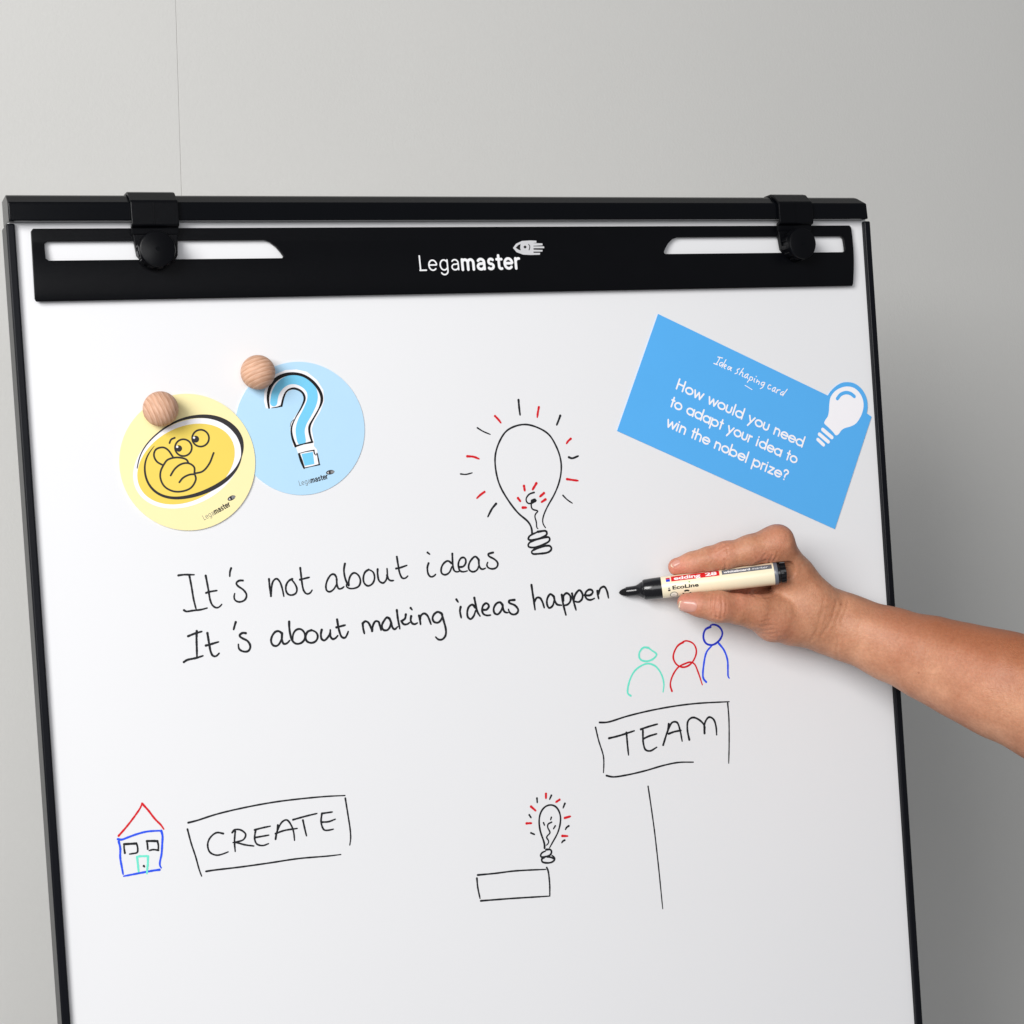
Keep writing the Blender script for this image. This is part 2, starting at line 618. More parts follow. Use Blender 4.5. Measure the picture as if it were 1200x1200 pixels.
def skin_material():
    m = bpy.data.materials.new('skin')
    m.use_nodes = True
    nt = m.node_tree
    N, L = nt.nodes, nt.links
    b = N['Principled BSDF']
    b.inputs['Roughness'].default_value = 0.5
    b.inputs['Specular IOR Level'].default_value = 0.4
    b.inputs['Subsurface Weight'].default_value = 0.18
    b.inputs['Subsurface Radius'].default_value = (1.0, 0.35, 0.2)
    b.inputs['Subsurface Scale'].default_value = 0.006
    tc = N.new('ShaderNodeTexCoord')
    n1 = N.new('ShaderNodeTexNoise')
    n1.inputs['Scale'].default_value = 28
    n1.inputs['Detail'].default_value = 6
    n1.inputs['Roughness'].default_value = 0.6
    L.new(tc.outputs['Object'], n1.inputs[0])
    r = N.new('ShaderNodeValToRGB')
    r.color_ramp.elements[0].position = 0.3
    r.color_ramp.elements[0].color = SK[0]
    r.color_ramp.elements[1].position = 0.7
    r.color_ramp.elements[1].color = SK[1]
    L.new(n1.outputs['Fac'], r.inputs[0])
    at_ = N.new('ShaderNodeAttribute')
    at_.attribute_name = 'redness'
    mx = N.new('ShaderNodeMix')
    mx.data_type = 'RGBA'
    mx.inputs[7].default_value = SK[2]
    L.new(at_.outputs['Fac'], mx.inputs[0])
    L.new(r.outputs[0], mx.inputs[6])
    at2 = N.new('ShaderNodeAttribute')          # sun tan on the outer side of the forearm
    at2.attribute_name = 'tan'
    mt = N.new('ShaderNodeMix')
    mt.data_type = 'RGBA'
    mt.inputs[7].default_value = SK[3]
    L.new(at2.outputs['Fac'], mt.inputs[0])
    L.new(mx.outputs[2], mt.inputs[6])
    # fine mottling and a few small moles
    n2 = N.new('ShaderNodeTexNoise')
    n2.inputs['Scale'].default_value = 420
    n2.inputs['Detail'].default_value = 4
    L.new(tc.outputs['Object'], n2.inputs[0])
    r2 = N.new('ShaderNodeValToRGB')
    r2.color_ramp.elements[0].position = 0.3
    r2.color_ramp.elements[0].color = (0.86, 0.83, 0.8, 1)
    r2.color_ramp.elements[1].position = 0.65
    L.new(n2.outputs['Fac'], r2.inputs[0])
    m2 = N.new('ShaderNodeMix')
    m2.data_type = 'RGBA'
    m2.blend_type = 'MULTIPLY'
    m2.inputs[0].default_value = 1
    L.new(mt.outputs[2], m2.inputs[6])
    L.new(r2.outputs[0], m2.inputs[7])
    vo = N.new('ShaderNodeTexVoronoi')
    vo.inputs['Scale'].default_value = 48
    L.new(tc.outputs['Object'], vo.inputs[0])
    r3 = N.new('ShaderNodeValToRGB')
    r3.color_ramp.elements[0].position = 0.03
    r3.color_ramp.elements[0].color = (0.62, 0.5, 0.42, 1)
    r3.color_ramp.elements[1].position = 0.06
    r3.color_ramp.elements[1].color = (1, 1, 1, 1)
    L.new(vo.outputs['Distance'], r3.inputs[0])
    m3 = N.new('ShaderNodeMix')
    m3.data_type = 'RGBA'
    m3.blend_type = 'MULTIPLY'
    m3.inputs[0].default_value = 0.7
    L.new(m2.outputs[2], m3.inputs[6])
    L.new(r3.outputs[0], m3.inputs[7])
    L.new(m3.outputs[2], b.inputs['Base Color'])
    v2 = N.new('ShaderNodeTexVoronoi')
    v2.inputs['Scale'].default_value = 900
    L.new(tc.outputs['Object'], v2.inputs[0])
    ad = N.new('ShaderNodeMath')
    L.new(v2.outputs['Distance'], ad.inputs[0])
    L.new(n2.outputs['Fac'], ad.inputs[1])
    bp = N.new('ShaderNodeBump')
    bp.inputs['Strength'].default_value = 0.5
    bp.inputs['Distance'].default_value = 0.0004
    L.new(ad.outputs[0], bp.inputs['Height'])
    L.new(bp.outputs[0], b.inputs['Normal'])
    return m


SK = [srgb(176, 117, 86), srgb(212, 157, 125), srgb(210, 130, 112), srgb(166, 98, 62)]
M['skin'] = skin_material()
M['nail'] = material('fingernail', srgb(206, 148, 132), 0.28, 0.5, 0.04, 200)
M['nailtip'] = material('nail edge', srgb(232, 206, 178), 0.3, 0.5)

# ---------------------------------------------------------------- the wall behind
WY = 0.42                                                   # distance of the wall behind the board's top


def wall_x(px, py):
    """room x where the sight line of a photo pixel meets the wall"""
    d = ax @ np.array([(px - 600) / FPX, (py - 600) / FPX, 1.0])
    s = (WY - cam_pos[1]) / d[1]
    return (cam_pos + s * d)[0]


def wmesh(name, V, F, mat, parent=None):
    me = bpy.data.meshes.new(name)
    me.from_pydata(V, [], F)
    me.update()
    me.materials.append(mat)
    o = bpy.data.objects.new(name, me)
    COL.objects.link(o)
    if parent:
        o.parent = parent
    return o


def wbox(x0, x1, y0, y1, z0, z1):
    V = [(x, y, z) for x in (x0, x1) for y in (y0, y1) for z in (z0, z1)]
    return V, [(0, 1, 3, 2), (4, 6, 7, 5), (0, 4, 5, 1), (2, 3, 7, 6), (0, 2, 6, 4), (1, 5, 7, 3)]


V, F = wbox(-3.4, 4.2, WY + 0.0006, WY + 0.1, 0, 3.2)
wall = wmesh('wall', V, F, M['seam'])
wall['kind'] = 'structure'
xs = wall_x(212, 200)
JW = 0.0003
edges = [-3.4, xs - 1.7, xs, xs + 1.9, 4.2]
for a, b in zip(edges[:-1], edges[1:]):
    V, F = wbox(a + JW / 2, b - JW / 2, WY, WY + 0.0006, 0, 3.2)
    p = wmesh('wall_panel', V, F, M['wall'], wall)
    bm_ = p.modifiers.new('bevel', 'BEVEL')
    bm_.width = 0.0003
    bm_.segments = 2

# ---------------------------------------------------------------- flip chart easel with its whiteboard
H_BOARD = 1000
easel = thing('flipchart_easel', 'black framed flip chart board with handwriting and drawings on its white surface', 'flip chart', (0, H_BOARD, 0))
V, F = box(-348.5, 348.5, -1.5, H_BOARD - 2, -16, 0)
bevel(mesh('whiteboard_surface', V, F, M['white'], easel), 0.8)
for s in (-1, 1):
    V, F = profile(0, 1, [(0, 0), (1, 0)]) if False else box(*(sorted((s * 350.2, s * 344.2))), 0.6, H_BOARD, -20, 4.2)
    bevel(mesh('edge_strip', V, F, M['edge'], easel), 1.3, 4)
# top rail: a front face, a slope above it, and a back
prof = [(-0.2, 10), (-0.2, -20), (-18.7, -20), (-19.6, 0), (-18.4, 3), (-12.8, 10)]
ch = [0, 0, 5.0, 6.0, 5.0, 0.6]
V, F = profile(at(8.6, 240, 8)[0], at(1015.5, 250, 8)[0], prof, ch)
V = [((q[0] - ch[i]) if i < 6 else q[0], q[1], q[2]) for i, q in enumerate(V)]
bevel(mesh('top_rail', V, F, M['rail'], easel), 0.9, 3, 12)

# paper clamp bar with its two long slots
rows = [4.2, 6.2, 9.5, 13.2, 14.6, 18, 22, 25.2, 26.5, 30, 34, 38, 42, 46, 50, 53, 54.7]
wrow = lambda v: 2.6 + 2.4 * math.sin(max(0, min(1, (v - 14) / 44)) * math.pi * .9) - 0.6 * max(0, (v - 50) / 5)
inner = {13.2: 169.5, 14.6: 165.5, 18: 161.2, 22: 158.2, 25.2: 156.4, 26.5: 157.5}
outer = {13.2: 323.0, 14.6: 324.8, 18: 325, 22: 325, 25.2: 324.8, 26.5: 323.0}
V, F, idx = [], [], {}
ncol = 12
for i, v in enumerate(rows):
    vi = inner.get(v, 165 if v < 14 else 157)
    vo = outer.get(v, 324)
    f = (v - 4.2) / 50.5
    ins_ = {4.2: 1.4, 54.7: 0.8}.get(v, 0)
    el = at(36.3 + 4.9 * f, 270 + 85 * f, wrow(v) + 1.6)[0] + ins_
    oe = at(997.6 + 3.4 * math.sin(f * 2.6) ** 1.0 * 0.9 + 0.6 * f, 266 + 69 * f, wrow(v) + 1.6)[0] - ins_
    us = [el, -vo - .5, -vi - .5, -120, -80, -40, 40, 80, 120, vi - 3, vo - 2.5, oe]
    for j, u in enumerate(us):
        V.append((u, v, wrow(v) + 1.6))
for i in range(len(rows) - 1):
    for j in range(ncol - 1):
        slot = 13.2 <= rows[i] < 26.5 and j in (1, 9)
        if slot:
            continue
        a = i * ncol + j
        F.append((a, a + ncol, a + ncol + 1, a + 1))
F = facing(V, F)
bar = mesh('paper_clamp_bar', V, F, M['black'], easel)
so = bar.modifiers.new('thickness', 'SOLIDIFY')
so.thickness = 0.0026
so.offset = -1
bevel(bar, 0.5, 2, 50)
bar.data.polygons.foreach_set('use_smooth', [True] * len(bar.data.polygons))
bar.modifiers.new('wn', 'WEIGHTED_NORMAL')

# lettering and the eye-shaped sign on the bar, raised a hair above it
wl = wrow(34) + 1.95


def on_bar(V):
    return [(u, v, wrow(v) + 1.6 + 0.25 + (w - wl)) for u, v, w in V]


maker_word((492.3, 317.3), (609.8, 314.4), wl, 12.4, 1.75, 3.3, (M['print'], M['print']), bar, on_bar)
lg = Ink(wl + 0.02)
k, X, Y = 7.0588, 480, 275
lg.poly(pts('855,110 880,75 930,52 1000,48 1048,50 1050,66 1020,70 1098,72 1100,88 1025,92 1025,97 1112,97 1114,112 1025,112 1025,124 1100,126 1098,140 1025,140 1025,150 1080,150 1078,166 1000,168 940,165 885,145', X, Y, k))
lg.build('eye_sign', M['silver'], bar)
lg = Ink(wl + 0.1)
lg.poly(pts('878,108 900,85 918,78 914,108 920,130 900,124', X, Y, k))
lg.disc(X + 955 / k, Y + 102 / k, 1.6)
lg.px(pts('984,80 993,92 994,108 988,126', X, Y, k), 1.0, flat=True)
lg.build('pupil', M['cardblack'], bar)

# two hooks over the rail, each with a ribbed knob and a plate behind the slot
def hook(u0, u1, kx, ky):
    prof = [(-21.6, -9), (-21.8, 1), (-20.6, 4.8), (-14, 12.7), (-12.5, 13.6), (3.0, 13.6), (4.2, 12.8), (5.0, 10.2), (9.5, 9.2), (9.5, 7.0),
            (3.0, 7.6), (2.0, 11.4), (-12.2, 11.5), (-19.2, 3.4), (-20.0, 0), (-19.9, -9)]
    V, F = profile(u0, u1, prof)
    h = bevel(mesh('bar_hook', V, F, M['black'], easel), 0.5, 2, 25)
    c = at(kx, ky, 8)
    um = c[0]
    # plate standing in the slot
    V, F = [], []
    for w in (4.4, 8.4):
        V += [(u0 + 1, 8.5, w), (u1 - 0.5, 8.5, w), (u1 - 1.5, 24, w), (u1 - 4, 28.5, w), (u0 + 6.5, 28.5, w), (u0 + 3, 24, w)]
    F = [(0, 1, 2, 3, 4, 5), (6, 7, 8, 9, 10, 11)] + [(i, (i + 1) % 6, 6 + (i + 1) % 6, 6 + i) for i in range(6)]
    bevel(mesh('slide_plate', V, fixn(V, F), M['black'], h), 0.5)
    # centre rib and mould mark
    V, F = box((u0 + u1) / 2 - 1.0, (u0 + u1) / 2 - 0.5, -12.5, 3, 13.4, 13.95)
    mesh('mould_line', V, F, M['black'], h)
    # ribbed knob
    V, F = [], []
    seg = 120
    ring = [(8.4, 0.0, 0), (8.4, 11.6, 1), (9.2, 13.3, 1), (15.2, 13.1, 1), (15.8, 12.6, 0), (19.3, 12.6, 0), (20.1, 12.2, 0), (20.5, 11.4, 0), (20.6, 0.0, 0)]
    for w, r, g in ring:
        for q in range(seg):
            t = 2 * math.pi * q / seg
            rr = r - (1.3 if g and (q % 10) < 4 else 0)
            V.append((um + rr * math.cos(t), c[1] + rr * math.sin(t), w))
    for i in range(len(ring) - 1):
        for q in range(seg):
            j = (q + 1) % seg
            F.append((i * seg + q, (i + 1) * seg + q, (i + 1) * seg + j, i * seg + j))
    kb = mesh('clamp_knob', V, F, M['black'], h)
    sharp_smooth(kb, 30)
    V, F, *_ = lathe((um, c[1], 20.4), (um, c[1], 30), [(0, 1.5), (0.55, 1.5), (0.55, 0.9), (0.3, 0.8), (0.3, 0)], 24)
    sharp_smooth(mesh('knob_dimple', V, F, M['rail'], h), 30)


hook(-266.3, -233.0, 180.8, 294.6)
hook(256.8, 288.6, 931.5, 287.8)

# ---------------------------------------------------------------- handwriting and drawings on the board
WI = 0.12
line1 = Ink(WI)


def writing(words, name, label, mat='ink', w=2.05):
    """words: list of (stroke text, origin x, y, scale); first mesh is the line, each further word a child"""
    root = None
    for grp in words:
        ink = Ink(WI)
        for txt, x0, y0, k in grp:
            ink.s(txt, x0, y0, k, w)
        if root is None:
            root = ink.build(name, M[mat], easel, label)
        else:
            ink.build('word', M[mat], root)
    return root


A = (200, 660, 10)
Bq = (310, 650, 10)
C = (380, 640, 10)
D = (480, 640, 10)
Eq = (600, 640, 10)
writing([
    [('90,143 150,135 275,135; 218,140 245,280 268,420 298,540; 155,550 180,565 260,555 350,545 428,525;'
      '410,145 425,220 445,330 462,430 490,495 540,525 580,505 598,482; 415,348 440,338 542,320;'
      '708,58 695,100 692,155; 845,203 800,203 765,235 790,270 850,310 890,370 870,430 800,455 750,430 742,385 750,355', *A)],
    [('52,285 60,380 75,485; 75,485 80,400 100,310 140,278 175,310 200,370 215,430 226,488;'
      '325,285 290,300 255,350 250,420 275,465 320,475 370,450 380,400 355,340 310,285;'
      '418,155 428,240 440,340 460,425 495,462 535,450 557,415; 415,293 525,265', *Bq)],
    [('840,262 820,228 785,230 740,290 718,370 730,425 765,437 815,400 842,350; 845,285 850,360 870,400 905,395 930,375;'
      '942,105 930,170 940,260 965,330 990,370 985,320 1010,240 1050,210 1100,240 1125,310 1105,370 1050,395 990,395 955,370 965,340', *Bq),
     ('520,275 480,300 458,360 465,430 510,468 565,440 590,370 570,300 520,275;'
      '625,270 625,330 645,410 690,432 725,395 738,340 735,262; 735,340 755,390 780,405 812,402;'
      '850,125 865,220 885,320 915,375 950,375 978,350; 842,262 880,255 968,225', *C)],
    [('222,200 208,250 220,330 250,360 285,350 305,330; 210,75 235,95;'
      '490,200 450,170 400,200 370,260 375,320 415,338 465,310 495,240; 500,88 503,170 510,250 525,290 555,302 580,295;'
      '580,245 630,240 660,190 650,140 615,130 580,170 570,230 590,290 630,302 675,290;'
      '810,160 770,118 730,150 695,210 695,275 740,303 790,280 815,220; 810,160 815,230 835,265 860,270 888,258;'
      '978,75 915,95 930,120 990,150 1035,200 1020,250 970,268 915,250 902,220 915,190', *D)],
], 'handwritten_line', "upper handwritten line reading It's not about ideas")
writing([
    [('205,855 280,825 365,800; 305,795 303,900 306,1000 308,1105; 155,1158 190,1135 300,1110 378,1085;'
      '430,818 440,880 455,970 470,1040 495,1085 530,1090 568,1055; 412,965 450,955 560,922;'
      '762,690 750,730 737,778; 880,820 840,815 803,850 840,880 900,910 935,975 910,1030 850,1035 800,1005 793,950', *A)],
    [('205,925 170,895 130,900 90,950 75,1010 95,1060 140,1072 180,1035 200,980; 205,920 205,1000 225,1045 260,1040 295,1005;'
      '288,785 290,860 305,950 330,1015 370,1045 430,1035 475,980 465,910 420,870 370,880 335,930 330,1000;'
      '550,885 505,900 480,960 490,1010 540,1035 600,1015 625,955 600,905 550,885;'
      '670,880 660,930 670,990 700,1005 740,970 768,920 770,880; 768,920 775,965 800,990 835,975 858,948;'
      '850,760 865,850 880,910 905,965 940,975 970,930 980,900; 842,852 945,825', *Bq)],
    [('450,905 455,960 470,1025; 450,905 480,880 515,895 540,940 560,995; 560,995 570,930 600,880 635,885 650,930 665,985;'
      '765,850 735,835 700,875 675,930 690,980 735,985 770,945 780,880; 765,850 785,900 800,955 825,975 858,945;'
      '850,750 862,850 885,968; 955,800 945,850 890,885 900,880 930,915 970,915 1000,895;'
      '1018,820 1012,870 1030,905 1060,915 1090,900; 1012,725 1028,745', *C),
     ('110,815 120,860 128,918; 120,860 130,815 170,788 205,810 230,860 250,915;'
      '375,790 330,770 285,800 268,850 290,890 335,895 375,850 385,800; 375,790 400,880 425,980 420,1050 380,1095 335,1095 305,1065', *D)],
    [('598,712 590,760 605,840; 548,625 568,655;'
      '770,720 735,685 695,710 675,780 685,835 715,855 750,820 775,750; 758,605 775,690 795,770 825,820;'
      '855,745 900,745 930,700 900,668 865,690 848,750 865,795 905,812 948,808;'
      '1090,690 1060,658 1020,670 985,730 995,785 1030,800 1070,760 1090,700; 1090,700 1100,750 1120,775 1150,780;'
      '1230,630 1160,640 1165,665 1230,690 1275,750 1250,795 1200,800 1165,770 1158,740', *D)],
    [('228,455 240,540 255,640 270,745; 262,650 290,605 325,605 355,650 378,722;'
      '490,590 450,562 415,610 410,680 435,725 475,700 495,630; 490,590 505,650 530,685 580,692;'
      '582,570 600,680 632,808; 600,640 605,580 640,550 680,580 685,640 650,685 600,695;'
      '703,555 720,640 750,748; 720,630 745,560 790,515 825,560 820,620 780,655 730,645;'
      '850,575 920,575 950,530 915,505 870,530 855,580 875,620 920,632 965,612;'
      '1000,525 1005,570 1015,615; 1010,560 1040,490 1080,475 1110,520 1130,605', *Eq)],
], 'handwritten_line', "lower handwritten line reading It's about making ideas happen", w=2.3)


def rays(txt, K, w, mat, parent, flat=False):
    for part in txt.split(';'):
        q = Ink(WI + .02)
        q.px(pts(part.strip(), *K), w, flat=flat)
        q.build('ray', M[mat], parent)


# the big light bulb
K = (520, 450, 5.4556)
b = Ink(WI)
b.s('565,960 562,920 540,880 480,830 410,740 355,640 330,530 330,450 355,370 400,300 460,268 525,258 600,278 670,320 715,390 745,470 752,540 740,620 710,700 665,780 640,835 630,880 640,910 650,918', *K, 1.9)
bulb = b.build('lightbulb_drawing', M['ink'], easel, 'big drawn light bulb with red and black rays')
b = Ink(WI + .02)
b.s('600,945 655,940 660,960 620,985 560,998 540,995 545,975 600,945; 555,1008 605,990 675,980 678,1000 640,1025 580,1045 540,1040 540,1022 560,1005; 575,1060 620,1042 680,1035 690,1055 670,1075 610,1085 565,1085 560,1070 580,1058', *K, 2.2)
b.build('screw_base', M['ink'], bulb)
b = Ink(WI + .02)
b.s('578,693 545,705 525,740 540,765 575,755 592,740 575,738 560,760 565,800 605,812 585,830 582,850 592,880 595,920 602,925', *K, 1.6)
b.s('566,748 582,738; 566,755 588,745', *K, 3.2)
b.build('filament', M['ink'], bulb)
rays('478,102 482,150 488,198; 745,202 735,230 722,262; 335,765 310,795 282,848; 800,468 820,475 860,460', K, 2.2, 'ink', bulb)
rays('215,280 250,302 297,322; 108,575 140,578 182,568; 762,712 790,740 822,762', K, 1.5, 'ink', bulb)
rays('328,205 350,228 365,248; 608,148 602,180 598,212; 812,350 795,365 785,380; 150,462 190,465 225,478; 260,690 235,708 212,730; 788,608 820,613 858,618', K, 2.3, 'red', bulb)
rays('513,652 518,682; 592,635 568,675; 640,698 615,720; 650,738 625,755; 475,730 490,750; 505,790 528,790', K, 2.6, 'red', bulb)

# the three stick people
K = (720, 720, 6)
for mat, head, body, w, what in (
        ('teal', '240,235 205,232 175,270 180,315 220,330 270,315 298,280 265,255 240,235', '115,572 95,560 100,490 140,400 200,355 240,345 290,365 330,420 348,490 342,545', 1.9, 'drawn figure in turquoise'),
        ('red', '485,195 445,220 413,300 440,355 490,372 545,340 577,260 555,205 500,185 470,200', '405,540 393,500 405,440 450,370 500,345 530,335 560,345 590,410 618,495', 1.8, 'drawn figure in red'),
        ('blue', '675,88 640,105 625,160 645,205 690,215 740,180 760,130 735,85 690,70 676,78', '645,475 625,450 630,340 650,260 685,220; 735,205 770,250 795,320 798,400 800,440 807,448', 2.1, 'drawn figure in blue')):
    b = Ink(WI)
    b.s(body, *K, w)
    f = b.build('stick_figure', M[mat], easel, what)
    b = Ink(WI + .02)
    b.s(head, *K, w * 1.05)
    b.build('head', M['darkblue' if mat == 'blue' else mat], f)

# TEAM box
K = (690, 820, 5.7158)
b = Ink(WI)
b.s('72,152 120,152 250,112 400,75 560,45 720,25 940,13; 118,508 160,517 250,505 380,475 500,440 600,420 700,418', *K, 1.8)
b.s('930,22 938,120 940,280 937,425; 45,185 65,270 98,380 100,450 98,488', *K, 1.6)
t = b.build('lettered_box', M['ink'], easel, 'drawn box around the word TEAM')
b = Ink(WI)
b.s('135,258 200,242 305,208; 252,220 258,290 266,370; 348,198 400,180 460,163; 362,205 365,290 380,335 410,343 455,318; 365,262 400,245 455,228;'
    '498,303 530,205 560,150 590,150 610,200 625,277; 535,162 528,210; 535,228 570,215 618,205;'
    '673,268 660,200 665,140 695,118 740,135 775,175 775,225; 775,225 775,160 805,115 835,130 852,180 856,235', *K, 2.1)
b.build('word', M['ink'], t)
b = Ink(WI)
b.s('397,580 415,700 440,880 455,1010 470,1147 495,1400', *K, 1.5)
b.build('connector_line', M['ink'], easel)

# CREATE box
K = (210, 920, 5.7143)
b = Ink(WI)
b.s('60,252 110,240 250,195 450,148 650,112 850,88 1000,75 1110,70; 180,578 230,570 400,550 600,522 800,492 1000,475 1082,465', *K, 1.8)
b.s('1112,88 1130,200 1145,300 1148,360 1142,402; 55,295 80,390 110,480 135,570 150,610', *K, 1.7)
t = b.build('lettered_box', M['ink'], easel, 'drawn box around the word CREATE')
b = Ink(WI)
b.s('295,325 250,318 205,355 190,400 205,450 250,470 290,462 328,447; 375,310 370,380 375,445; 355,318 370,300 410,300 445,330 430,365 360,385; 380,383 440,400 500,408;'
    '505,300 550,288 610,275; 512,300 505,360 520,395 560,405 598,392; 505,352 600,335;'
    '645,362 655,310 690,245 720,232 745,260 765,310 772,370; 660,268 655,320; 645,325 700,305 790,290; 762,232 840,210 922,190; 828,235 840,290 852,340;'
    '955,190 1025,180; 955,190 950,250 970,300 1000,302 1032,295; 955,248 1000,245 1045,228', *K, 1.9)
b.build('word', M['ink'], t)

# the house
K = (130, 930, 13.333)
b = Ink(WI)
b.s('108,712 160,722 250,690 400,635 550,595 700,582 785,580; 785,580 805,650 800,800 790,950 765,1070 765,1130 785,1160; 122,750 145,850 145,1000 170,1150 190,1260; 760,1190 680,1200 500,1232 200,1290', *K, 2.2)
hs = b.build('house_drawing', M['blue'], easel, 'little drawn house with a red roof')
b = Ink(WI)
b.s('120,660 250,510 380,340 460,220 487,155; 487,155 590,270 650,350 700,410 780,490 825,555', *K, 2.1)
b.build('roof', M['red'], hs)
for wtxt, thick in (('218,930 205,850 205,795; 395,775 415,830 410,920 350,935 290,945', '205,790 300,785 390,780'),
                    ('575,865 570,800 560,745; 725,745 740,800 740,885; 740,885 660,875 595,890', '560,742 640,740 725,742')):
    b = Ink(WI)
    b.s(wtxt, *K, 1.9)
    b.s(thick, *K, 2.8, flat=True)
    b.build('window', M['ink'], hs)
b = Ink(WI)
b.s('408,990 420,1100 430,1200 434,1250; 440,980 585,975; 578,980 575,1100 565,1200 562,1250', *K, 2.2)
dr = b.build('door', M['teal'], hs)
b = Ink(WI + .05)
b.s('512,1130 525,1145', *K, 2.0)
b.build('door_knob', M['ink'], hs)

# the small light bulb and the box below it
K = (590, 920, 10.909)
b = Ink(WI)
b.s('525,805 530,770 505,690 470,590 455,480 460,400 490,320 545,265 605,248 665,268 710,330 730,400 725,500 690,620 640,710 590,800', *K, 1.9)
sb = b.build('lightbulb_drawing', M['ink'], easel, 'small drawn light bulb with short rays')
b = Ink(WI + .02)
b.s('545,825 600,825 615,850 600,890 540,915 480,918 475,890 500,860 535,845; 520,925 490,945 495,980 550,995 620,985 655,950 650,925 620,900; 560,915 610,925 650,945', *K, 2.0)
b.build('screw_base', M['ink'], sb)
b = Ink(WI + .02)
b.s('615,475 570,500 565,540 590,590 595,610 560,650 550,670 575,710 575,740 548,770; 612,412 602,445; 512,482 525,515; 662,522 638,560', *K, 1.6)
b.build('filament', M['ink'], sb)
rays('428,168 432,225; 612,132 590,182; 785,235 762,292; 330,382 353,418; 352,612 398,632; 835,522 808,540 792,568; 782,705 760,715 745,738', K, 1.9, 'ink', sb)
rays('543,112 543,170; 715,188 670,218; 352,275 412,328; 785,420 855,400; 752,650 820,652; 295,490 325,488 358,487', K, 2.4, 'red', sb)
b = Ink(WI)
b.s('-330,1150 -100,1128 120,1100 300,1088 540,1078; 553,1055 570,1095 590,1260 592,1420; -340,1190 -330,1300 -300,1450; -290,1480 100,1450 580,1420', *K, 1.8)
b.build('empty_box', M['ink'], easel, 'drawn box under the small light bulb')

# ---------------------------------------------------------------- round cards, wooden magnets
def round_card(label, cxy, w0, mat, thick=0.45):
    c = at(*cxy, w0)
    t = thing('round_card', label, 'card', (c[0], c[1], w0), 'round cards held by wooden magnets')
    N = 128
    R = 48.55
    V = [(c[0] + R * math.cos(2 * math.pi * i / N), c[1] + R * math.sin(2 * math.pi * i / N), w) for w in (w0, w0 + thick) for i in range(N)]
    F = [tuple(range(N)), tuple(range(N, 2 * N))] + [(i, (i + 1) % N, N + (i + 1) % N, N + i) for i in range(N)]
    mesh('card_sheet', V, fixn(V, F), M[mat], t)
    return t


wy = 0.95
yc = round_card('pale yellow round card with a smiling thumbs-up face, lower left of the pair', (220.5, 541.5), wy, 'yellowcard')
K = (130, 400, 5.2167)
sx = lambda x: K[0] + x / K[2]
sy = lambda y: K[1] + y / K[2]
Z = wy + 0.45
b = Ink(Z + .04)
b.disc(sx(467), sy(746), 351 / K[2], 251 / K[2], -28, 72)
b.build('white_ring', M['cardwhite'], yc)
b = Ink(Z + .08)
b.disc(sx(459), sy(750), 316 / K[2], 224 / K[2], -28, 72)
face = b.build('yellow_face', M['yellow'], yc)
b = Ink(Z + .12, 0.0)
b.px(pts('160,775 172,710 205,645 255,588 320,535 400,488 480,464 560,456 640,466 710,496 765,545 798,600 806,655 800,705 778,765 735,820 680,865 610,905 530,937 450,955 380,960 310,945 255,910 218,855 204,790 208,730 228,685 265,640', *K),
     [1.2, 1.3, 1.4, 1.6, 1.8, 2.4, 3.2, 4.2, 5.2, 6.0, 6.4, 5.4, 3.4, 1.2, 2.6, 4.0, 4.8, 5.0, 4.4, 3.8, 3.3, 3.0, 2.8, 2.5, 2.3, 2.0, 1.6, .5], flat=True, soft=7)
b.build('brush_outline', M['cardink'], yc)
b = Ink(Z + .12, 0.0)
b.s('358,622 368,600 390,590; 510,808 560,795 600,750 628,682; 320,758 280,735 262,695 275,660 320,648 350,665 382,712;'
    '322,755 345,725 400,710 460,722 475,745; 322,755 305,790 302,835 325,885 375,915 430,918 490,895 520,840 512,812;'
    '365,820 390,780 430,750 475,745 510,770 510,805; 418,862 440,835 480,815 512,812', *K, 2.2, flat=True)
b.build('thumbs_up_hand', M['cardink'], yc)
b = Ink(Z + .13, 0.0)
for ex, ey in ((443, 650), (548, 592)):
    b.px([(sx(ex + 52 * math.cos(t)), sy(ey + 52 * math.sin(t))) for t in [i * math.pi / 12 for i in range(24)]], 1.9, closed=True)
b.disc(sx(415), sy(655), 20 / K[2])
b.disc(sx(518), sy(598), 21 / K[2])
ey_ = b.build('eyes', M['cardink'], yc)
b = Ink(Z + .19)
b.disc(sx(405), sy(645), 7 / K[2])
b.disc(sx(508), sy(589), 7 / K[2])
b.build('eye_glint', M['cardwhite'], ey_)


def small_mark(card, P0, P1, thinend, logo, ang, wz):
    maker_word(P0, P1, wz, 4.2, .55, 1.15, (M['greyink'], M['cardink']), card)
    b = Ink(wz + .03)
    b.disc(*logo, 5.0, 2.6, ang)
    l = b.build('eye_sign', M['cardink'], card)
    b = Ink(wz + .07)
    ca, sa = math.cos(math.radians(ang)), math.sin(math.radians(ang))
    r = lambda x, y: (logo[0] + x * ca - y * sa, logo[1] + x * sa + y * ca)
    b.poly([r(-4, 0), r(-2.4, -1.0), r(-1.6, -1.3), r(-1.9, 0), r(-1.6, 1.3), r(-2.6, 1.0)])
    for yy in (-1.1, 0, 1.1):
        b.px([r(0.6, yy), r(4.2, yy)], 0.4, flat=True)
    b.build('eye_slit', M['silver'], card)


small_mark(yc, (239.6, 609.6), (270.2, 592.6), (250.8, 603.6), (271.3, 583.6), -27, Z + .04)

